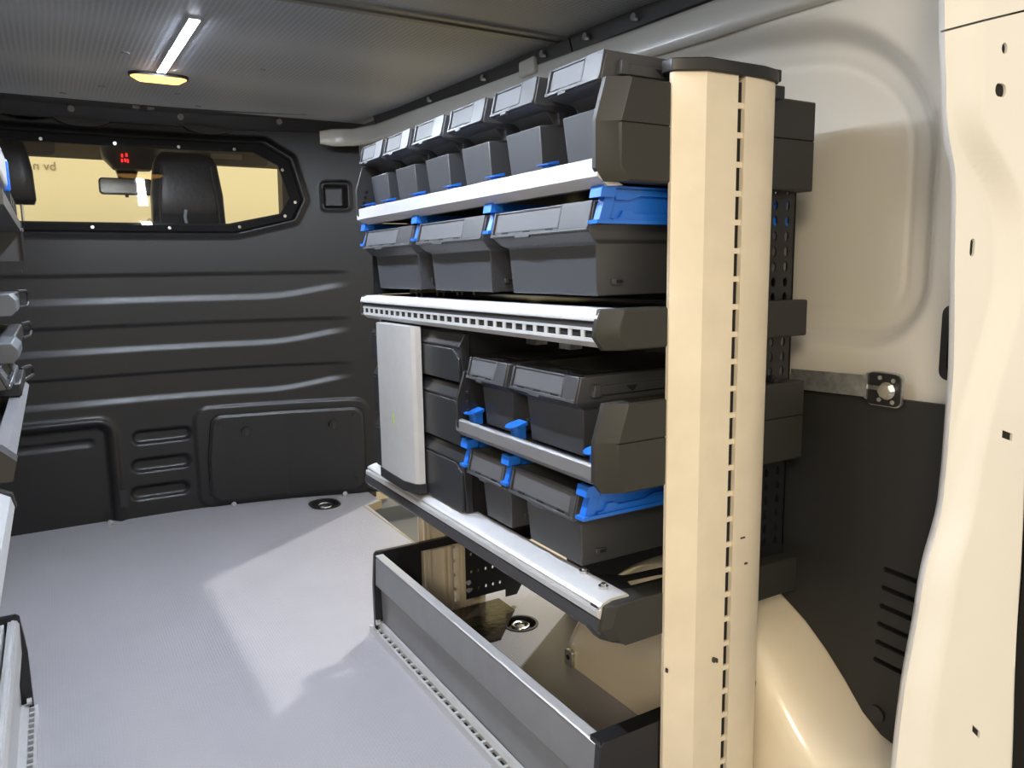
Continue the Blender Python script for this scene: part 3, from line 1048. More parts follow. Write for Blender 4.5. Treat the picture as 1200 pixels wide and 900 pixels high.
# ---------- level B
shB = shelf_tray('middle_shelf', NEAR + 0.02, FAR - 0.005, 0.975, rack, x0=0.79)
b = MB()
b.prism([(0.790, 0.984), (0.752, 0.984), (0.742, 0.979), (0.7385, 0.970), (0.7385, 0.966), (0.745, 0.964), (0.790, 0.964)], 'y', NEAR + 0.012, FAR)
b.build('rail_top', 'alu_white', shB, smooth=50)
b = MB()
b.prism([(0.7465, 0.964), (0.7425, 0.9605), (0.7425, 0.954), (0.790, 0.954), (0.79, 0.964)], 'y', NEAR + 0.012, FAR)
b.build('rail_groove', 'alu_dark', shB)
b = MB()
b.box(0.7400, 0.790, NEAR + 0.012, FAR, 0.9500, 0.9545)
b.prism([(0.7400, 0.938), (0.7400, 0.932), (0.752, 0.922), (0.790, 0.922), (0.790, 0.938)], 'y', NEAR + 0.012, FAR)
slotted_pair(b, NEAR + 0.012, FAR, 0.938, 0.950, 0.7405, 0.748, 0.0365, 0.0265)
b.build('slotted_rail', 'alu_white', shB, smooth=25)
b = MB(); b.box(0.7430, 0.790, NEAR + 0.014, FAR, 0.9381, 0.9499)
b.build('slot_shade', 'dark_hole', shB)  # black strip set forward as painted shade in the rail slots
end_cap(shB, 0.734, XB, 0.918, 0.985, NEAR - 0.010, 0.030, lean=0.010, cham=0.034)
end_cap(shB, 0.734, XB, 0.918, 0.985, FAR + 0.006, 0.020, lean=0.010, cham=0.02, sign=1)
for (y, zz) in ((1.43, 0.905), (1.30, 0.905)):
    b = MB(); b.box(0.90, 0.93, y - 0.02, y + 0.02, 0.885, 0.921)
    b.build('shelf_bracket', 'galv', shB)

# ---------- level C: short shelf at the near half
CY = 1.487
shC = shelf_tray('short_shelf', NEAR + 0.02, CY - 0.004, 0.712, rack)
b = MB()
for k in range(36):
    y = NEAR + 0.03 + k * 0.0135
    b.box(0.752, 0.770, y, y + 0.007, 0.712, 0.7155)
b.build('perforated_strip', 'alu_dark', shC)
b = MB(); b.prism([(0.7385, 0.7250), (0.7415, 0.7285), (0.7480, 0.7285), (0.7480, 0.708), (0.785, 0.700), (0.785, 0.692), (0.752, 0.690), (0.7385, 0.703)], 'y', NEAR + 0.012, CY)
b.build('front_rail', 'alu_grey', shC, smooth=25)
end_cap(shC, 0.733, XB, 0.682, 0.832, NEAR - 0.010, 0.030, lean=0.020, cham=0.034, seam=0.767)
sfc = end_cap(shC, 0.735, XB, 0.692, 0.832, CY + 0.006, 0.020, lean=0.020, cham=0.01, sign=1, m='black_plastic')
for i in range(3):
    b = MB(); b.cyl((0.762, CY - 0.020, 0.745 + 0.020 * i), 0.004, 0.007, 'y', 8)
    b.build('cap_hole', 'dark_hole', shC)

# ---------- level D: open rail
shD = shelf_tray('lower_rail', 1.47, FAR - 0.01, 0.486, rack, x0=0.79)
b = MB(); b.prism([(0.7450, 0.494), (0.7620, 0.500), (0.7980, 0.500), (0.8020, 0.496), (0.8020, 0.484), (0.7450, 0.484)], 'y', NEAR + 0.005, FAR + 0.008)
b.build('rail_top', 'alu_white', shD, smooth=25)
b = MB(); b.prism([(0.7370, 0.484), (0.7350, 0.481), (0.7350, 0.472), (0.7400, 0.468), (0.80, 0.468), (0.80, 0.484)], 'y', NEAR + 0.005, FAR + 0.008)
b.prism([(0.7400, 0.490), (0.7450, 0.494), (0.7480, 0.484), (0.7420, 0.484)], 'y', NEAR + 0.005, FAR + 0.008)
b.build('rail_bead', 'alu', shD, smooth=25)
b = MB(); b.prism([(0.7340, 0.468), (0.7320, 0.450), (0.7400, 0.440), (0.80, 0.440), (0.80, 0.468)], 'y', NEAR + 0.005, FAR + 0.008)
b.build('rail_skirt', 'alu_dark', shD, smooth=25)
# chamfered near cap
b = MB()
def dsec(y, o):
    return [(0.731 + o, y, 0.447 + o * 0.3), (0.748 + o, y, 0.426), (0.785, y, 0.414), (XB, y, 0.414), (XB, y, 0.482), (0.76 + o, y, 0.496 - o * 0.2), (0.741 + o, y, 0.490)]
b.loft([dsec(0.957, 0.026), dsec(0.965, 0.008), dsec(0.980, 0.0), dsec(0.998, 0.0)])
b.build('end_cap', 'charcoal_cap', shD, bevel=0.002, smooth=20)
b = MB(); b.loft([[(p[0], FAR + 0.008, p[2]) for p in dsec(0, 0)], [(p[0], FAR + 0.026, p[2]) for p in dsec(0, 0.006)]])
b.build('end_cap', 'charcoal_cap', shD, bevel=0.002, smooth=20)
# flat bracket arms behind the caps
def bracket(y, s):
    b = MB()
    q = [(0.765, y), (0.80, y - s * 0.004), (0.98, y + s * 0.0), (1.20, y), (1.20, y + s * 0.022), (1.00, y + s * 0.024), (0.94, y + s * 0.050), (0.86, y + s * 0.058), (0.82, y + s * 0.090), (0.765, y + s * 0.100)]
    b.prism(q, 'z', 0.484, 0.490)
    o = b.build('bracket_arm', 'black_steel', shD)
    c = MB(); c.prism([(0.84, y + s * 0.016), (0.93, y + s * 0.012), (0.96, y + s * 0.020), (0.92, y + s * 0.036), (0.85, y + s * 0.044)], 'z', 0.47, 0.50)
    cut(o, c)
    for (x, yy) in ((0.778, y + s * 0.015), (0.790, y + s * 0.088)):
        k = MB(); k.cyl((x, yy, 0.499), 0.009, 0.006, n=12); k.cyl((x, yy, 0.504), 0.005, 0.005, n=6)
        k.build('bracket_screw', 'chrome', shD)
bracket(0.995, 1)
b = MB(); b.box(0.80, 1.20, 1.455, 1.470, 0.440, 0.482)
b.box(0.80, 1.20, 1.425, 1.4551, 0.440, 0.444)
b.build('cross_bracket', 'black_steel', shD)
b = MB(); b.cyl((0.83, 1.447, 0.466), 0.007, 0.010, 'y', 8)
b.build('bracket_screw', 'chrome', shD)
b = MB(); b.cyl((0.81, 1.44, 0.503), 0.008, 0.006, n=8)
b.build('bracket_screw', 'chrome', shD)
b = MB(); b.box(1.205, 1.213, NEAR + 0.03, FAR - 0.02, 0.43, 0.46)
b.build('back_rail', 'black_steel', shD)

# ---------- level E: floor trough
b = MB(); b.prism([(0.7370, 0.226), (0.7400, 0.236), (0.7580, 0.236), (0.7580, 0.226), (0.7460, 0.222), (0.7420, 0.154), (0.7340, 0.150)], 'y', NEAR + 0.012, FAR - 0.034)
trough = b.build('floor_trough', 'alu_grey', rack, smooth=20)
b = MB(); b.prism([(0.7350, 0.148), (0.7440, 0.151), (0.7600, 0.151), (0.7600, 0.0), (0.7560, 0.0), (0.7520, 0.036), (0.7500, 0.130)], 'y', NEAR + 0.012, FAR - 0.034)
b.build('lower_panel', 'alu_grey', trough, smooth=20)
b = MB(); b.prism([(0.7370, 0.2362), (0.7400, 0.2385), (0.7600, 0.2385), (0.7620, 0.2362), (0.762, 0.228), (0.7585, 0.228), (0.7585, 0.2362)], 'y', NEAR + 0.012, FAR - 0.034)
b.build('top_edge', 'alu', trough, smooth=20)
b = MB()
b.box(0.7180, 0.7250, NEAR + 0.012, FAR - 0.012, 0.0, 0.022)
b.prism([(0.7360, 0.0), (0.7360, 0.024), (0.7420, 0.034), (0.7500, 0.034), (0.7500, 0.0)], 'y', NEAR + 0.012, FAR - 0.012)
y = NEAR + 0.012
while y < FAR - 0.02:
    b.box(0.7249, 0.7361, y, y + 0.008, 0.014, 0.022)
    y += 0.033
b.build('slotted_foot_rail', 'alu', trough, smooth=20)
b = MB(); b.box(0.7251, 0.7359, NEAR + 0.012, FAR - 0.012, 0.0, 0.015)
b.build('slot_shade', 'dark_hole', trough)  # black strip as painted shade under the foot rail slots
# end plates
def trough_end(y, th, full):
    b = MB()
    q = [(0.729, 0.0), (0.729, 0.150), (0.736, 0.240), (0.744, 0.247), (1.20, 0.247), (1.20, 0.0)]
    b.prism(q, 'y', y, y + th)
    o = b.build('end_plate', 'black_steel', trough)
    if full:
        c = MB(); c.box(0.880, 1.30, y - 0.02, y + th + 0.02, -0.02, 0.222)
        cut(o, c)
    return o
trough_end(FAR - 0.034, 0.014, True)
trough_end(NEAR - 0.004, 0.016, False)
b = MB(); b.box(0.738, 1.19, NEAR, NEAR + 0.03, 0.237, 0.2465)
b.build('end_plate_lip', 'black_steel', trough)
b = MB(); b.cyl((0.728, FAR - 0.045, 0.040), 0.009, 0.010, 'x', 12)
b.build('foot_bolt', 'chrome', trough)
# perforated corner bracket on the floor inside
pc = perforated('corner_bracket', 1.005, 1.145, 0.055, 0.335, 1.985, (1.025, 1.050, 1.075, 1.100, 1.125), 0.056, 0.0042, 0.0055, trough)
b = MB(); b.prism([(1.145, 0.335), (1.145, 0.03), (1.185, 0.03), (1.205, 0.06), (1.205, 0.335)], 'y', 1.985, 1.988)
b.box(1.0, 1.205, 1.985, 1.988, 0.335, 0.47)
b.build('corner_web', 'black_steel', trough)
b = MB(); b.prism([(0.88, 1.80), (1.02, 1.80), (1.15, 1.94), (1.15, 2.04), (0.88, 2.04)], 'z', 0.0005, 0.004)
b.build('foot_plate', 'foot', trough)
for z in (0.085, 0.11):
    b = MB(); b.cyl((1.012, 1.978, z), 0.008, 0.008, 'y', 10)
    b.build('foot_bolt', 'chrome', trough)


# ================================================================== BINS
def make_bin(w, h, zl, zb, depth=0.365, lid=False, lug=True, label_frac=0.66, pocket=False):
    """w width along y, lip from zl to h, front body up to zb; origin at lip front, near bottom corner"""
    root = empty('storage_bin')
    P = lambda x0, x1, y0, y1, z, zf=None: [(x0, y0, z), (x1, y0, z), (x1, y1, z), (x0, y1, z)]
    i1 = 0.016
    rings = [P(0.034, depth - 0.012, 0.022, w - 0.022, 0.0), P(0.022, depth - 0.008, i1, w - i1, zb),
             P(0.016, depth - 0.004, 0.006, w - 0.006, zb + 0.006), P(0.001, depth, 0.0, w, zl), P(0.012, depth, 0.0, w, h),
             P(0.016, depth - 0.004, 0.004, w - 0.004, h), P(0.020, depth - 0.006, 0.010, w - 0.010, zl + 0.006), P(0.066, depth - 0.014, 0.026, w - 0.026, zb), P(0.070, depth - 0.018, 0.030, w - 0.030, 0.006)]
    if pocket:
        rings[2:3] = [P(0.060, depth - 0.004, 0.010, w - 0.010, zb + 0.004), P(0.055, depth - 0.004, 0.006, w - 0.006, zl - 0.010), P(0.006, depth - 0.001, 0.002, w - 0.002, zl - 0.003)]
    else:
        rings[1] = P(0.028, depth - 0.008, i1, w - i1, zb)
    b = MB()
    b.loft(rings)
    b.build('body', 'charcoal', root, bevel=0.0022, smooth=30, inv=False)
    # lip details in the tilted plane of the lip
    ln = math.hypot(0.011, h - zl)
    vx, vz = 0.011 / ln, (h - zl) / ln
    nx_, nz_ = -vz, vx
    def slab(mb, ya, yb_, va, vb, n0, n1):
        q = []
        for nn in (n0, n1):
            for (yy, vv) in ((ya, va), (yb_, va), (yb_, vb), (ya, vb)):
                q.append((0.001 + vx * vv + nx_ * nn, yy, zl + vz * vv + nz_ * nn))
        mb.add(q, [(0, 1, 2, 3), (7, 6, 5, 4), (0, 4, 5, 1), (1, 5, 6, 2), (2, 6, 7, 3), (3, 7, 4, 0)])
    y0, y1 = w * (1 - label_frac), w - 0.004
    f = MB()
    slab(f, 0.0, w, 0.0, 0.0055, 0, 0.0055)
    slab(f, y0 - 0.003, y0, 0.003, ln, 0, 0.004)
    slab(f, 0.001, y0 - 0.003, 0.003, ln, 0, 0.0035)
    slab(f, w - 0.005, w, 0.003, ln, 0, 0.0045)
    slab(f, y0, w - 0.005, ln - 0.004, ln, 0, 0.0025)
    slab(f, y0 + (w - y0) * 0.38, y0 + (w - y0) * 0.60, -0.004, 0.004, 0, 0.005)
    f.build('label_holder', 'charcoal', root, bevel=0.0008, seg=1, inv=False)
    g = MB()
    slab(g, y0 + 0.004, w - 0.009, 0.010, ln - 0.005, -0.001, 0.0012)
    g.build('label_insert', 'insert', root, inv=False)
    s = MB()
    nsl = 3 if w > 0.2 else 2
    for k in range(nsl):
        ya = y0 + (w - y0) * (k + 0.25) / nsl
        slab(s, ya, ya + 0.022, 0.0058, 0.0092, 0, 0.0012)
    tag(s.build('label_slot', 'dark_hole', root, inv=False), kind='stuff')
    if lug:
        s = MB()
        s.box(depth * 0.10, depth - 0.03, -0.006, 0.002, h - 0.034, h - 0.018)
        s.prism([(depth * 0.10 - 0.004, h - 0.036), (depth * 0.10 + 0.012, h - 0.036), (depth * 0.10 + 0.012, h - 0.014), (depth * 0.10 - 0.002, h - 0.014)], 'y', -0.010, 0.002)
        s.build('side_rail', 'charcoal', root, bevel=0.001, seg=1, inv=False)
        s = MB()
        s.prism([(depth * 0.29, h - 0.021), (depth * 0.36, h - 0.021), (depth * 0.34, h - 0.030), (depth * 0.325, h - 0.031)], 'y', -0.0072, -0.004)
        s.build('rail_notch', 'dark_hole', root, inv=False)
    s = MB()
    s.box(0.062, 0.085, 0.0155, 0.022, 0.018, 0.029)
    s.build('latch', 'charcoal', root, bevel=0.001, seg=1, inv=False)
    s = MB()
    s.box(0.070, 0.084, 0.0148, 0.016, 0.0205, 0.0265)
    s.build('latch_hole', 'dark_hole', root, inv=False)
    if lid:
        s = MB()
        s.box(0.022, depth, 0.002, w - 0.002, h - 0.004, h + 0.003)
        s.box(0.05, depth - 0.05, 0.015, w - 0.015, h + 0.003, h + 0.006)
        s.box(0.020, 0.032, w * 0.25, w * 0.50, h - 0.001, h + 0.006)
        s.build('lid', 'black_plastic', root, bevel=0.002, inv=False)
    return root


def place(proto, used, loc, label, group, rz=0.0):
    o = proto if not used else copy_tree(proto)
    o.location = loc
    o.rotation_euler = (0, 0, rz)
    return tag(o, label, 'bin', group)


# six tall bins on the top shelf
ordw = ['nearest', 'second', 'third', 'fourth', 'fifth', 'farthest']
binA = make_bin(0.150, 0.187, 0.141, 0.108, pocket=True)
lefts = [1.137, 1.327, 1.513, 1.697, 1.879, 2.052]
for i, yl in enumerate(lefts):
    lab = ('tall charcoal bin on the top shelf, %s the cream end column' % ordw[i]) if i in (0, 5) else ('tall charcoal bin on the top shelf, %s from the cream end column' % ordw[i])
    if i == 5: lab = 'tall charcoal bin on the top shelf, farthest from the cream end column'
    if i == 0: lab = 'tall charcoal bin on the top shelf, nearest to the cream end column'
    place(binA, i > 0, (0.752, yl - 0.150, 1.194), lab, 'tall bins on the top shelf')
for y in (1.158, 1.344, 1.529, 1.712, 1.890, 2.035):
    clip(shA, 0.762, y - 0.010, 1.205, 0.85)

# three wide bins hung below the top shelf
binB = make_bin(0.315, 0.154, 0.106, 0.086, label_frac=0.72)
for i, (yl, lab) in enumerate(((1.330, 'wide charcoal bin hanging under the top shelf beside the cream end column'),
                               (1.688, 'middle one of three wide charcoal bins hanging under the top shelf'),
                               (2.046, 'wide charcoal bin hanging under the top shelf at the bulkhead end'))):
    place(binB, i > 0, (0.750, yl - 0.315, 1.003), lab, 'wide bins under the top shelf')
for y in (1.000, 1.352, 1.708, 2.056):
    runner(shA, y, 1.119, 1.178, 0.752)

# two bins on the short shelf
binCw = make_bin(0.218, 0.147, 0.102, 0.086, lid=True, label_frac=0.80)
place(binCw, False, (0.757, 1.062, 0.7165), 'wide lidded charcoal bin standing on the short middle shelf', 'bins on the short shelf')
binCn = make_bin(0.158, 0.147, 0.102, 0.086, lid=True, label_frac=0.72)
place(binCn, False, (0.757, 1.305, 0.7165), 'narrow charcoal bin standing on the short middle shelf', 'bins on the short shelf')
for y in (1.022, 1.284, 1.462):
    clip(shC, 0.772, y, 0.716, 1.0)
# two bins hung below the short shelf
binDw = make_bin(0.218, 0.150, 0.098, 0.084, label_frac=0.93)
place(binDw, False, (0.752, 1.062, 0.512), 'wide charcoal bin hanging under the short shelf beside the column', 'bins under the short shelf')
binDn = make_bin(0.150, 0.150, 0.098, 0.084, label_frac=0.93)
place(binDn, False, (0.752, 1.310, 0.512), 'narrow charcoal bin hanging under the short shelf beside the drawers', 'bins under the short shelf')
for y in (1.036, 1.296, 1.474):
    runner(shC, y, 0.622, 0.682, 0.750)

# ================================================================== DRAWER CABINET
cab = tag(empty('drawer_cabinet', (0.98, 1.77, 0.487)), 'black drawer cabinet with three drawers between the middle shelf and lower rail', 'cabinet')
DY0, DY1 = 1.500, 2.035
b = MB(); b.box(0.785, 1.20, DY0 + 0.006, DY1 - 0.004, 0.488, 0.916)
b.build('body', 'black_plastic', cab)
for (z0, z1) in ((0.800, 0.912), (0.656, 0.796), (0.502, 0.652)):
    b = MB()
    b.prism([(0.785, z1), (0.771, z1 - 0.002), (0.756, z1 - 0.030), (0.760, z1 - 0.034), (0.768, z0), (0.785, z0)], 'y', DY0, DY1)
    d = b.build('drawer', 'drawer', cab, bevel=0.002, smooth=25)
    b = MB()
    b.prism([(DY0 + 0.002, z0 + 0.004), (DY1 - 0.002, z0 + 0.004), (DY1 - 0.002, z1 - 0.036), (DY0 + 0.03, z1 - 0.036), (DY0 + 0.002, z1 - 0.056)], 'x', 0.7565, 0.764)
    b.build('front_plate', 'drawer', d, bevel=0.0015, smooth=25)
b = MB()
for k in range(20):
    y = DY0 + 0.01 + 0.026 * k
    b.box(0.772, 0.784, y, y + 0.012, 0.490, 0.502)
b.build('comb_strip', 'black_plastic', cab)
# aluminium lock bar in front of the drawers
bar = tag(empty('lock_bar', (0.73, 1.82, 0.50)), 'upright brushed aluminium locking bar in front of the black drawers', 'lock bar')
b = MB(); b.prism([(0.752, 1.918), (0.730, 1.912), (0.722, 1.905), (0.7185, 1.745), (0.730, 1.700), (0.738, 1.692), (0.752, 1.690)], 'z', 0.530, 0.917)
b.build('cover', 'alu', bar, smooth=20)
b = MB(); b.prism([(0.754, 1.921), (0.728, 1.915), (0.719, 1.908), (0.715, 1.744), (0.728, 1.696), (0.738, 1.687), (0.754, 1.686)], 'z', 0.506, 0.530)
b.build('foot', 'black_plastic', bar)
b = MB(); b.prism([(0.7178, 1.800), (0.7182, 1.808), (0.7192, 1.806), (0.7192, 1.800)], 'z', 0.665, 0.690)
b.build('sticker', mat('green_mark', (0.35, 0.5, 0.12), 0.6), bar)

# ================================================================== LEFT-HAND RACKING
lr = tag(empty('van_racking', (-0.36, 1.5, 0.0)), 'racking at the left picture edge, mostly cut off, with low trough and rails', 'racking')
LF = -0.137
LE = 2.105
b = MB(); b.box(-0.60, -0.10 - 0.09, 1.0, LE - 0.03, 0.77, 0.776); b.box(-0.60, -0.17, 1.0, LE - 0.03, 1.03, 1.036); b.box(-0.60, -0.20, 1.0, LE - 0.03, 1.20, 1.206)
b.build('shelf_tray', 'black_steel', lr)
b = MB(); b.prism([(-0.135, 0.226), (-0.140, 0.236), (-0.158, 0.236), (-0.158, 0.0), (-0.150, 0.0), (-0.148, 0.148), (-0.137, 0.152)], 'y', 0.95, LE)
tl = b.build('floor_trough', 'alu', lr, smooth=20)
b = MB(); b.box(-0.1505, -0.144, 0.95, LE - 0.004, 0.2365, 0.2395); b.box(-0.176, -0.166, 0.95, LE, 0.10, 0.232)
b.build('top_edge', 'alu_white', tl)
b = MB(); b.box(-0.122, -0.115, 0.95, LE - 0.02, 0.0, 0.022); b.box(-0.1499, -0.133, 0.95, LE - 0.02, 0.0, 0.030)
y = 0.95
while y < LE - 0.03:
    b.box(-0.1331, -0.1219, y, y + 0.007, 0.014, 0.022)
    y += 0.0255
b.build('slotted_foot_rail', 'alu', tl)
b = MB(); b.prism([(-0.125, 0.0), (-0.125, 0.150), (-0.134, 0.240), (-0.142, 0.247), (-0.60, 0.247), (-0.60, 0.0)], 'y', LE, LE + 0.016)
b.build('end_plate', 'black_steel', tl)
b = MB(); b.cyl((-0.136, LE - 0.03, 0.040), 0.010, 0.010, 'x', 12)
b.build('foot_bolt', 'chrome', tl)
b = MB(); b.prism([(-0.140, 0.556), (-0.122, 0.545), (-0.116, 0.520), (-0.132, 0.500), (-0.20, 0.500), (-0.20, 0.556)], 'y', 0.95, 2.08)
ld = b.build('lower_rail', 'alu_white', lr, smooth=20)
b = MB(); b.prism([(-0.142, 0.562), (-0.118, 0.550), (-0.112, 0.518), (-0.130, 0.494), (-0.60, 0.494), (-0.60, 0.562)], 'y', 2.08, 2.105)
b.build('end_cap', 'charcoal_cap', ld)
b = MB(); b.box(-0.60, -0.56, 2.06, 2.10, 0.0, 1.35); b.box(-0.36, -0.20, 2.085, 2.10, 0.0, 1.15)
b.build('upright', 'alu_grey', lr)
b = MB(); b.prism([(-0.080, 0.836), (-0.064, 0.836), (-0.056, 0.824), (-0.062, 0.806), (-0.080, 0.806)], 'y', 1.14, 1.90)
lc_ = b.build('short_rail', 'alu_grey', lr, smooth=20)
b = MB(); b.prism([(-0.30, 0.842), (-0.070, 0.842), (-0.054, 0.826), (-0.060, 0.802), (-0.30, 0.796)], 'y', 1.10, 1.14)
b.build('end_cap', 'black_plastic', lc_)
b = MB(); b.box(-0.30, -0.080, 1.14, 1.90, 0.802, 0.810)
b.build('tray', 'black_steel', lc_)


# handled cases standing in the left racking
def left_case(z, h, xf, y0, y1, ye, label):
    t = tag(empty('handled_case', (xf - 0.1, (y0 + y1) / 2, z)), label, 'case', 'cases in the left racking')
    b = MB()
    b.prism([(xf - 0.20, z), (xf - 0.008, z), (xf, z + 0.008), (xf, z + h - 0.010), (xf - 0.008, z + h), (xf - 0.20, z + h)], 'y', y0, y1)
    b.build('body', 'case', t, bevel=0.0015)
    b = MB(); b.box(xf - 0.18, xf - 0.010, y1, ye - 0.08, z - 0.004, z + h * 0.92)
    b.build('rear_part', 'black_plastic', t, bevel=0.003)
    b = MB()
    zt, zb = z + h * 0.9, z + h * 0.05
    b.tube([(xf - 0.012, ye - 0.10, zt), (xf + 0.001, ye - 0.02, zt), (xf + 0.003, ye, zt - 0.006), (xf + 0.003, ye, zb + 0.004), (xf + 0.001, ye - 0.02, zb - 0.004), (xf - 0.012, ye - 0.10, zb - 0.004)], 0.0035)
    b.build('handle', 'black_plastic', t)


left_case(0.986, 0.036, -0.050, 1.50, 1.64, 2.10, 'grey handled case at the left edge, the upper one, level with the top bulkhead rib')
left_case(0.919, 0.031, -0.050, 1.39, 1.56, 2.10, 'grey handled case at the left edge, the lower one, above the charcoal bin')
bl = make_bin(0.30, 0.080, 0.052, 0.046, depth=0.22)
bl.location = (-0.064, 1.60, 0.838)
bl.rotation_euler = (0, 0, math.pi)
tag(bl, 'charcoal bin on the short rail at the left edge of the picture', 'bin')
t = tag(empty('black_clasp', (-0.10, 1.9, 0.838)), 'black clasp standing behind the bin on the left short rail', 'clasp')
b = MB(); b.box(-0.20, -0.060, 1.62, 1.88, 0.838, 0.862)
b.build('block', 'black_plastic', t, bevel=0.003)
b = MB(); b.tube([(-0.066, 1.86, 0.862), (-0.052, 1.92, 0.862), (-0.048, 1.94, 0.856), (-0.048, 1.94, 0.842), (-0.054, 1.92, 0.838), (-0.066, 1.86, 0.838)], 0.004)
b.build('loop', 'black_plastic', t)
# pale clear-fronted box and its blue lid higher up
pb = tag(empty('small_parts_box', (-0.12, 1.6, 1.206)), 'pale clear parts box with blue edge at the upper left edge', 'parts box')
b = MB(); b.box(-0.30, -0.050, 1.25, 1.74, 1.207, 1.275)
b.build('body', 'clear_blue', pb, bevel=0.012)
b = MB(); b.box(-0.30, -0.047, 1.74, 1.765, 1.207, 1.268)
b.build('lid', 'blue', pb, bevel=0.006)
for k in range(4):
    b = MB(); b.box(-0.050 - 0.03, -0.046, 1.66 + 0.085 * k, 1.71 + 0.085 * k, 1.178, 1.199)
    b.build('catch', 'black_plastic', lr)
gs = tag(empty('grey_side_panel', (-0.15, 2.0, 1.04)), 'grey sheet metal side panel under the pale parts box', 'panel')
b = MB(); b.box(-0.30, -0.043, 2.085, 2.090, 1.085, 1.172); b.box(-0.30, -0.045, 1.30, 2.085, 1.150, 1.172)
b.build('sheet', mat('dark_grey_sheet', (0.07, 0.07, 0.075), 0.4, metal=0.3), gs)
b = MB(); b.box(-0.046, -0.042, 2.07, 2.084, 1.062, 1.150)
b.build('edge_strip', 'black_steel', gs)
b = MB(); b.cyl((-0.046, 2.080, 1.155), 0.004, 0.006, 'x', 8)
b.build('rivet', 'chrome', gs)
b = MB(); b.box(-0.30, -0.050, 2.00, 2.084, 1.060, 1.066)
b.build('foot', 'black_steel', gs)

# ================================================================== CAB AND SHOWROOM BEYOND THE WINDOW
b = MB()
rows = []
for (y, z) in ((3.66, 1.72), (4.0, 1.735), (4.4, 1.70), (4.64, 1.645)):
    rows.append([(-0.75, y, z), (1.35, y, z), (1.35, y, z + 0.05), (-0.75, y, z + 0.05)])
b.loft(rows)
tag(b.build('trim_8', 'headliner', smooth=50), kind='structure')
b = MB()
b.prism([(4.25, 0.6), (4.25, 1.12), (4.45, 1.18), (4.95, 1.10), (4.95, 0.6)], 'x', -0.75, 1.35)
tag(b.build('dashboard', 'console'), 'dark dashboard in the cab beyond the bulkhead window', 'dashboard')
for i, (xa, xb_) in enumerate(((1.235, 1.285), (-0.68, -0.63))):
    b = MB()
    dx_ = 0.05 if i == 0 else -0.05
    b.loft([[(xa + dx_, 4.95, 1.05), (xb_ + dx_, 4.95, 1.05), (xb_ + dx_, 5.05, 1.05), (xa + dx_, 5.05, 1.05)],
            [(xa - dx_ * 0.6, 4.58, 1.70), (xb_ - dx_ * 0.6, 4.58, 1.70), (xb_ - dx_ * 0.6, 4.68, 1.70), (xa - dx_ * 0.6, 4.68, 1.70)]])
    tag(b.build('trim_%d' % (9 + i), 'console'), kind='structure')
b = MB(); b.box(-0.75, 1.35, 3.76, 4.95, 0.30, 0.35)
tag(b.build('floor_cab', 'console'), kind='structure')
b = MB(); b.box(1.30, 1.35, 3.66, 4.95, -0.1, 1.2); b.box(1.24, 1.35, 3.66, 3.95, 1.2, 1.75)
tag(b.build('trim_11', 'console'), kind='structure')
b = MB(); b.box(-0.75, -0.70, 3.66, 4.95, -0.1, 1.2)
tag(b.build('trim_12', 'console'), kind='structure')


def seat(x, label, hw, top, low, hr):
    t = tag(empty('cab_seat', (x, 3.9, 0.3)), label, 'seat', 'cab seats')
    b = MB()
    rings = []
    for (z, k, d) in ((0.352, 0.95, 0.10), (0.9, 1.05, 0.09), (1.18, 0.98, 0.07), (low - 0.03, 0.9, 0.055), (low, 0.8, 0.03)):
        rings.append([(x + p[0] * hw * k * 1.5, 3.92 + p[1] * d, z) for p in rrect(0, 0, 1, 1, 0.6, 5)])
    b.loft(rings)
    b.build('backrest', 'seat', t, smooth=60)
    b = MB()
    rings = []
    for (z, k, d) in ((hr, 0.92, 0.7), (hr + 0.02, 1.0, 1.0), (hr + (top - hr) * 0.5, 0.97, 1.0), (top - 0.05, 0.85, 0.95), (top - 0.02, 0.76, 0.8), (top, 0.62, 0.5)):
        rings.append([(x + p[0] * hw * k, 3.90 + p[1] * 0.055 * d, z) for p in rrect(0, 0, 1, 1, 0.45, 5)])
    b.loft(rings)
    b.build('headrest', 'seat', t, smooth=60)
    for s in (-1, 1):
        b = MB(); b.cyl((x + s * hw * 0.45, 3.90, low - 0.05), 0.007, hr - low + 0.08, n=8)
        b.build('headrest_post', 'chrome' if hw < 0.13 else 'black_plastic', t)
    if hw > 0.13:
        for s in (-1, 1):
            b = MB(); b.tube([(x + s * hw * 0.80, 3.842, hr + 0.03), (x + s * hw * 0.78, 3.840, hr + 0.15), (x + s * hw * 0.66, 3.845, top - 0.06)], 0.006)
            b.build('seam_piping', 'seat', t)
        b = MB(); b.tube([(x - 0.02, 3.842, hr + 0.05), (x - 0.025, 3.838, hr + 0.085), (x - 0.018, 3.840, hr + 0.115)], 0.007)
        b.build('plastic_wrap_fold', 'clear_blue', t)


seat(0.583, 'black passenger seat in plastic wrap, tall in the middle of the bulkhead window', 0.158, 1.598, 1.22, 1.225)
seat(-0.118, 'black driver headrest on a post at the left end of the bulkhead window', 0.102, 1.62, 1.24, 1.352)
t = tag(empty('rear_view_mirror', (0.385, 4.5, 1.5)), 'rear view mirror seen through the bulkhead window left of the seat', 'mirror')
b = MB(); b.prism(rrect(0.382, 1.500, 0.124, 0.041, 0.018, 5), 'y', 4.49, 4.52)
b.build('housing', 'black_plastic', t)
b = MB(); b.prism(rrect(0.382, 1.500, 0.117, 0.034, 0.014, 5), 'y', 4.485, 4.49)
b.build('glass', 'mirror', t)
b = MB(); b.prism([(0.33, 1.63), (0.46, 1.63), (0.43, 1.535), (0.355, 1.535)], 'y', 4.50, 4.55)
b.build('stem', 'black_plastic', t)
b = MB(); b.box(0.374, 0.390, 4.488, 4.50, 1.446, 1.460)
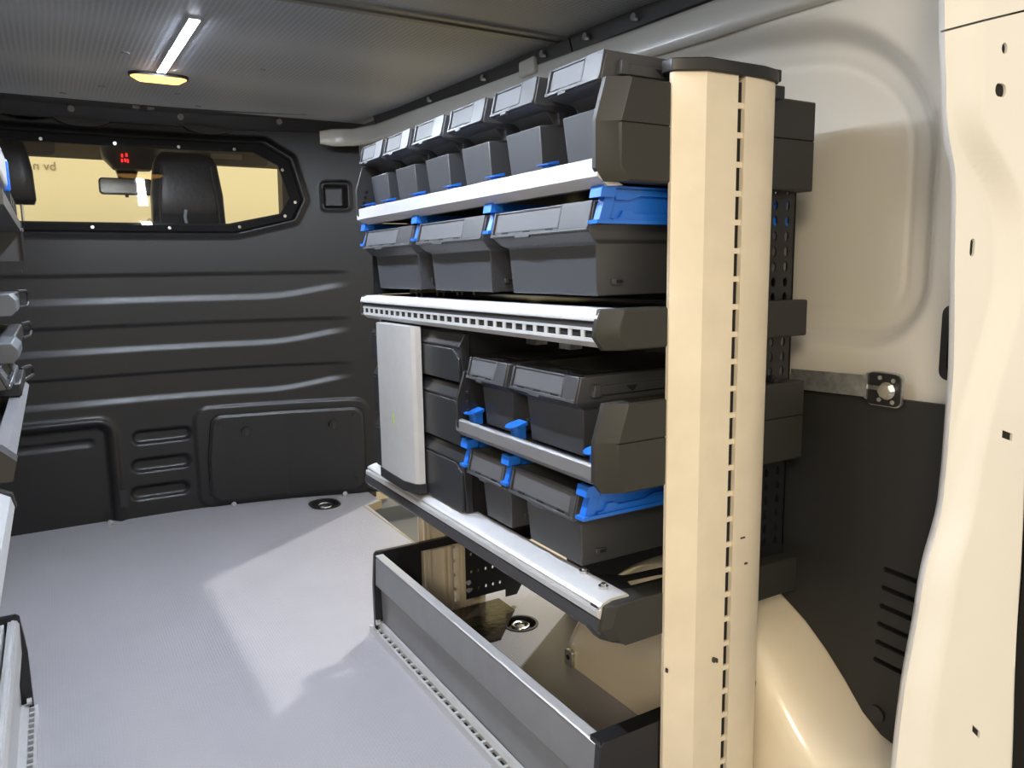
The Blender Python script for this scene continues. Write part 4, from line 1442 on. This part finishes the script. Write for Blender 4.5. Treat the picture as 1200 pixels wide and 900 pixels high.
b.build('button', 'black_plastic', t)
t = tag(empty('overhead_console', (0.41, 4.42, 1.65)), 'dark overhead console with a red display above the mirror', 'console')
b = MB()
b.loft([[(0.41 + p[0] * 0.145, 4.42 + p[1] * 0.08, 1.715) for p in rrect(0, 0, 1, 1, 0.5, 5)], [(0.41 + p[0] * 0.130, 4.42 + p[1] * 0.08, 1.63) for p in rrect(0, 0, 1, 1, 0.5, 5)], [(0.41 + p[0] * 0.085, 4.42 + p[1] * 0.05, 1.575) for p in rrect(0, 0, 1, 1, 0.5, 5)]])
b.build('body', 'console', t, smooth=50)
b = MB()
for (dx, dz) in ((-0.014, 0.012), (0.006, 0.016), (-0.016, -0.012), (-0.002, -0.010), (0.010, -0.012)):
    b.box(0.372 + dx, 0.380 + dx, 4.328, 4.336, 1.612 + dz, 1.628 + dz)
b.build('display', 'red_led', t)
for sx, lab, xx in ((1, 'tan sun visor with a label at the right of the windscreen', 0.90), (-1, 'tan sun visor at the left of the windscreen', -0.12)):
    b = MB(); b.prism(rrect(xx, 1.675, 0.20, 0.045, 0.03, 4), 'y', 4.46, 4.48)
    v = tag(b.build('sun_visor', 'headliner'), lab, 'sun visor', 'cab sun visors')
    if sx > 0:
        b = MB(); b.box(0.80, 0.96, 4.455, 4.46, 1.66, 1.69)
        b.build('warning_label', mat('faded_label', (0.36, 0.33, 0.27), 0.7), v)

b = MB(); b.box(-6, 9, 6.5, 6.6, -0.6, 4.5)
room = tag(b.build('wall_showroom', 'wall_room'), kind='structure')
b = MB(); b.box(-8, 9, -4, 6.5, -0.65, -0.6)
tag(b.build('floor_showroom', 'ground'), kind='structure')


def wall_text(body, x, z, size):
    c = bpy.data.curves.new('lettering', 'FONT')
    c.body = body
    c.size = size
    c.extrude = 0.002
    o = bpy.data.objects.new('lettering', c)
    COL.objects.link(o)
    dg = bpy.context.evaluated_depsgraph_get()
    me = bpy.data.meshes.new_from_object(o.evaluated_get(dg))
    bpy.data.objects.remove(o)
    bpy.data.curves.remove(c)
    # mirrored lettering: the sign is read from the other side
    me.transform(Matrix.Translation((x, 6.494, z)) @ Matrix.Rotation(math.radians(90), 4, 'X') @ Matrix.Diagonal((-1, 1, 1, 1)))
    me.flip_normals()
    me.materials.append(M['ink'])
    o = bpy.data.objects.new('lettering', me)
    COL.objects.link(o)
    o.parent = room
    return o


wall_text('bv n', 0.115, 1.795, 0.085)
wall_text('II0', 0.735, 1.43, 0.06)
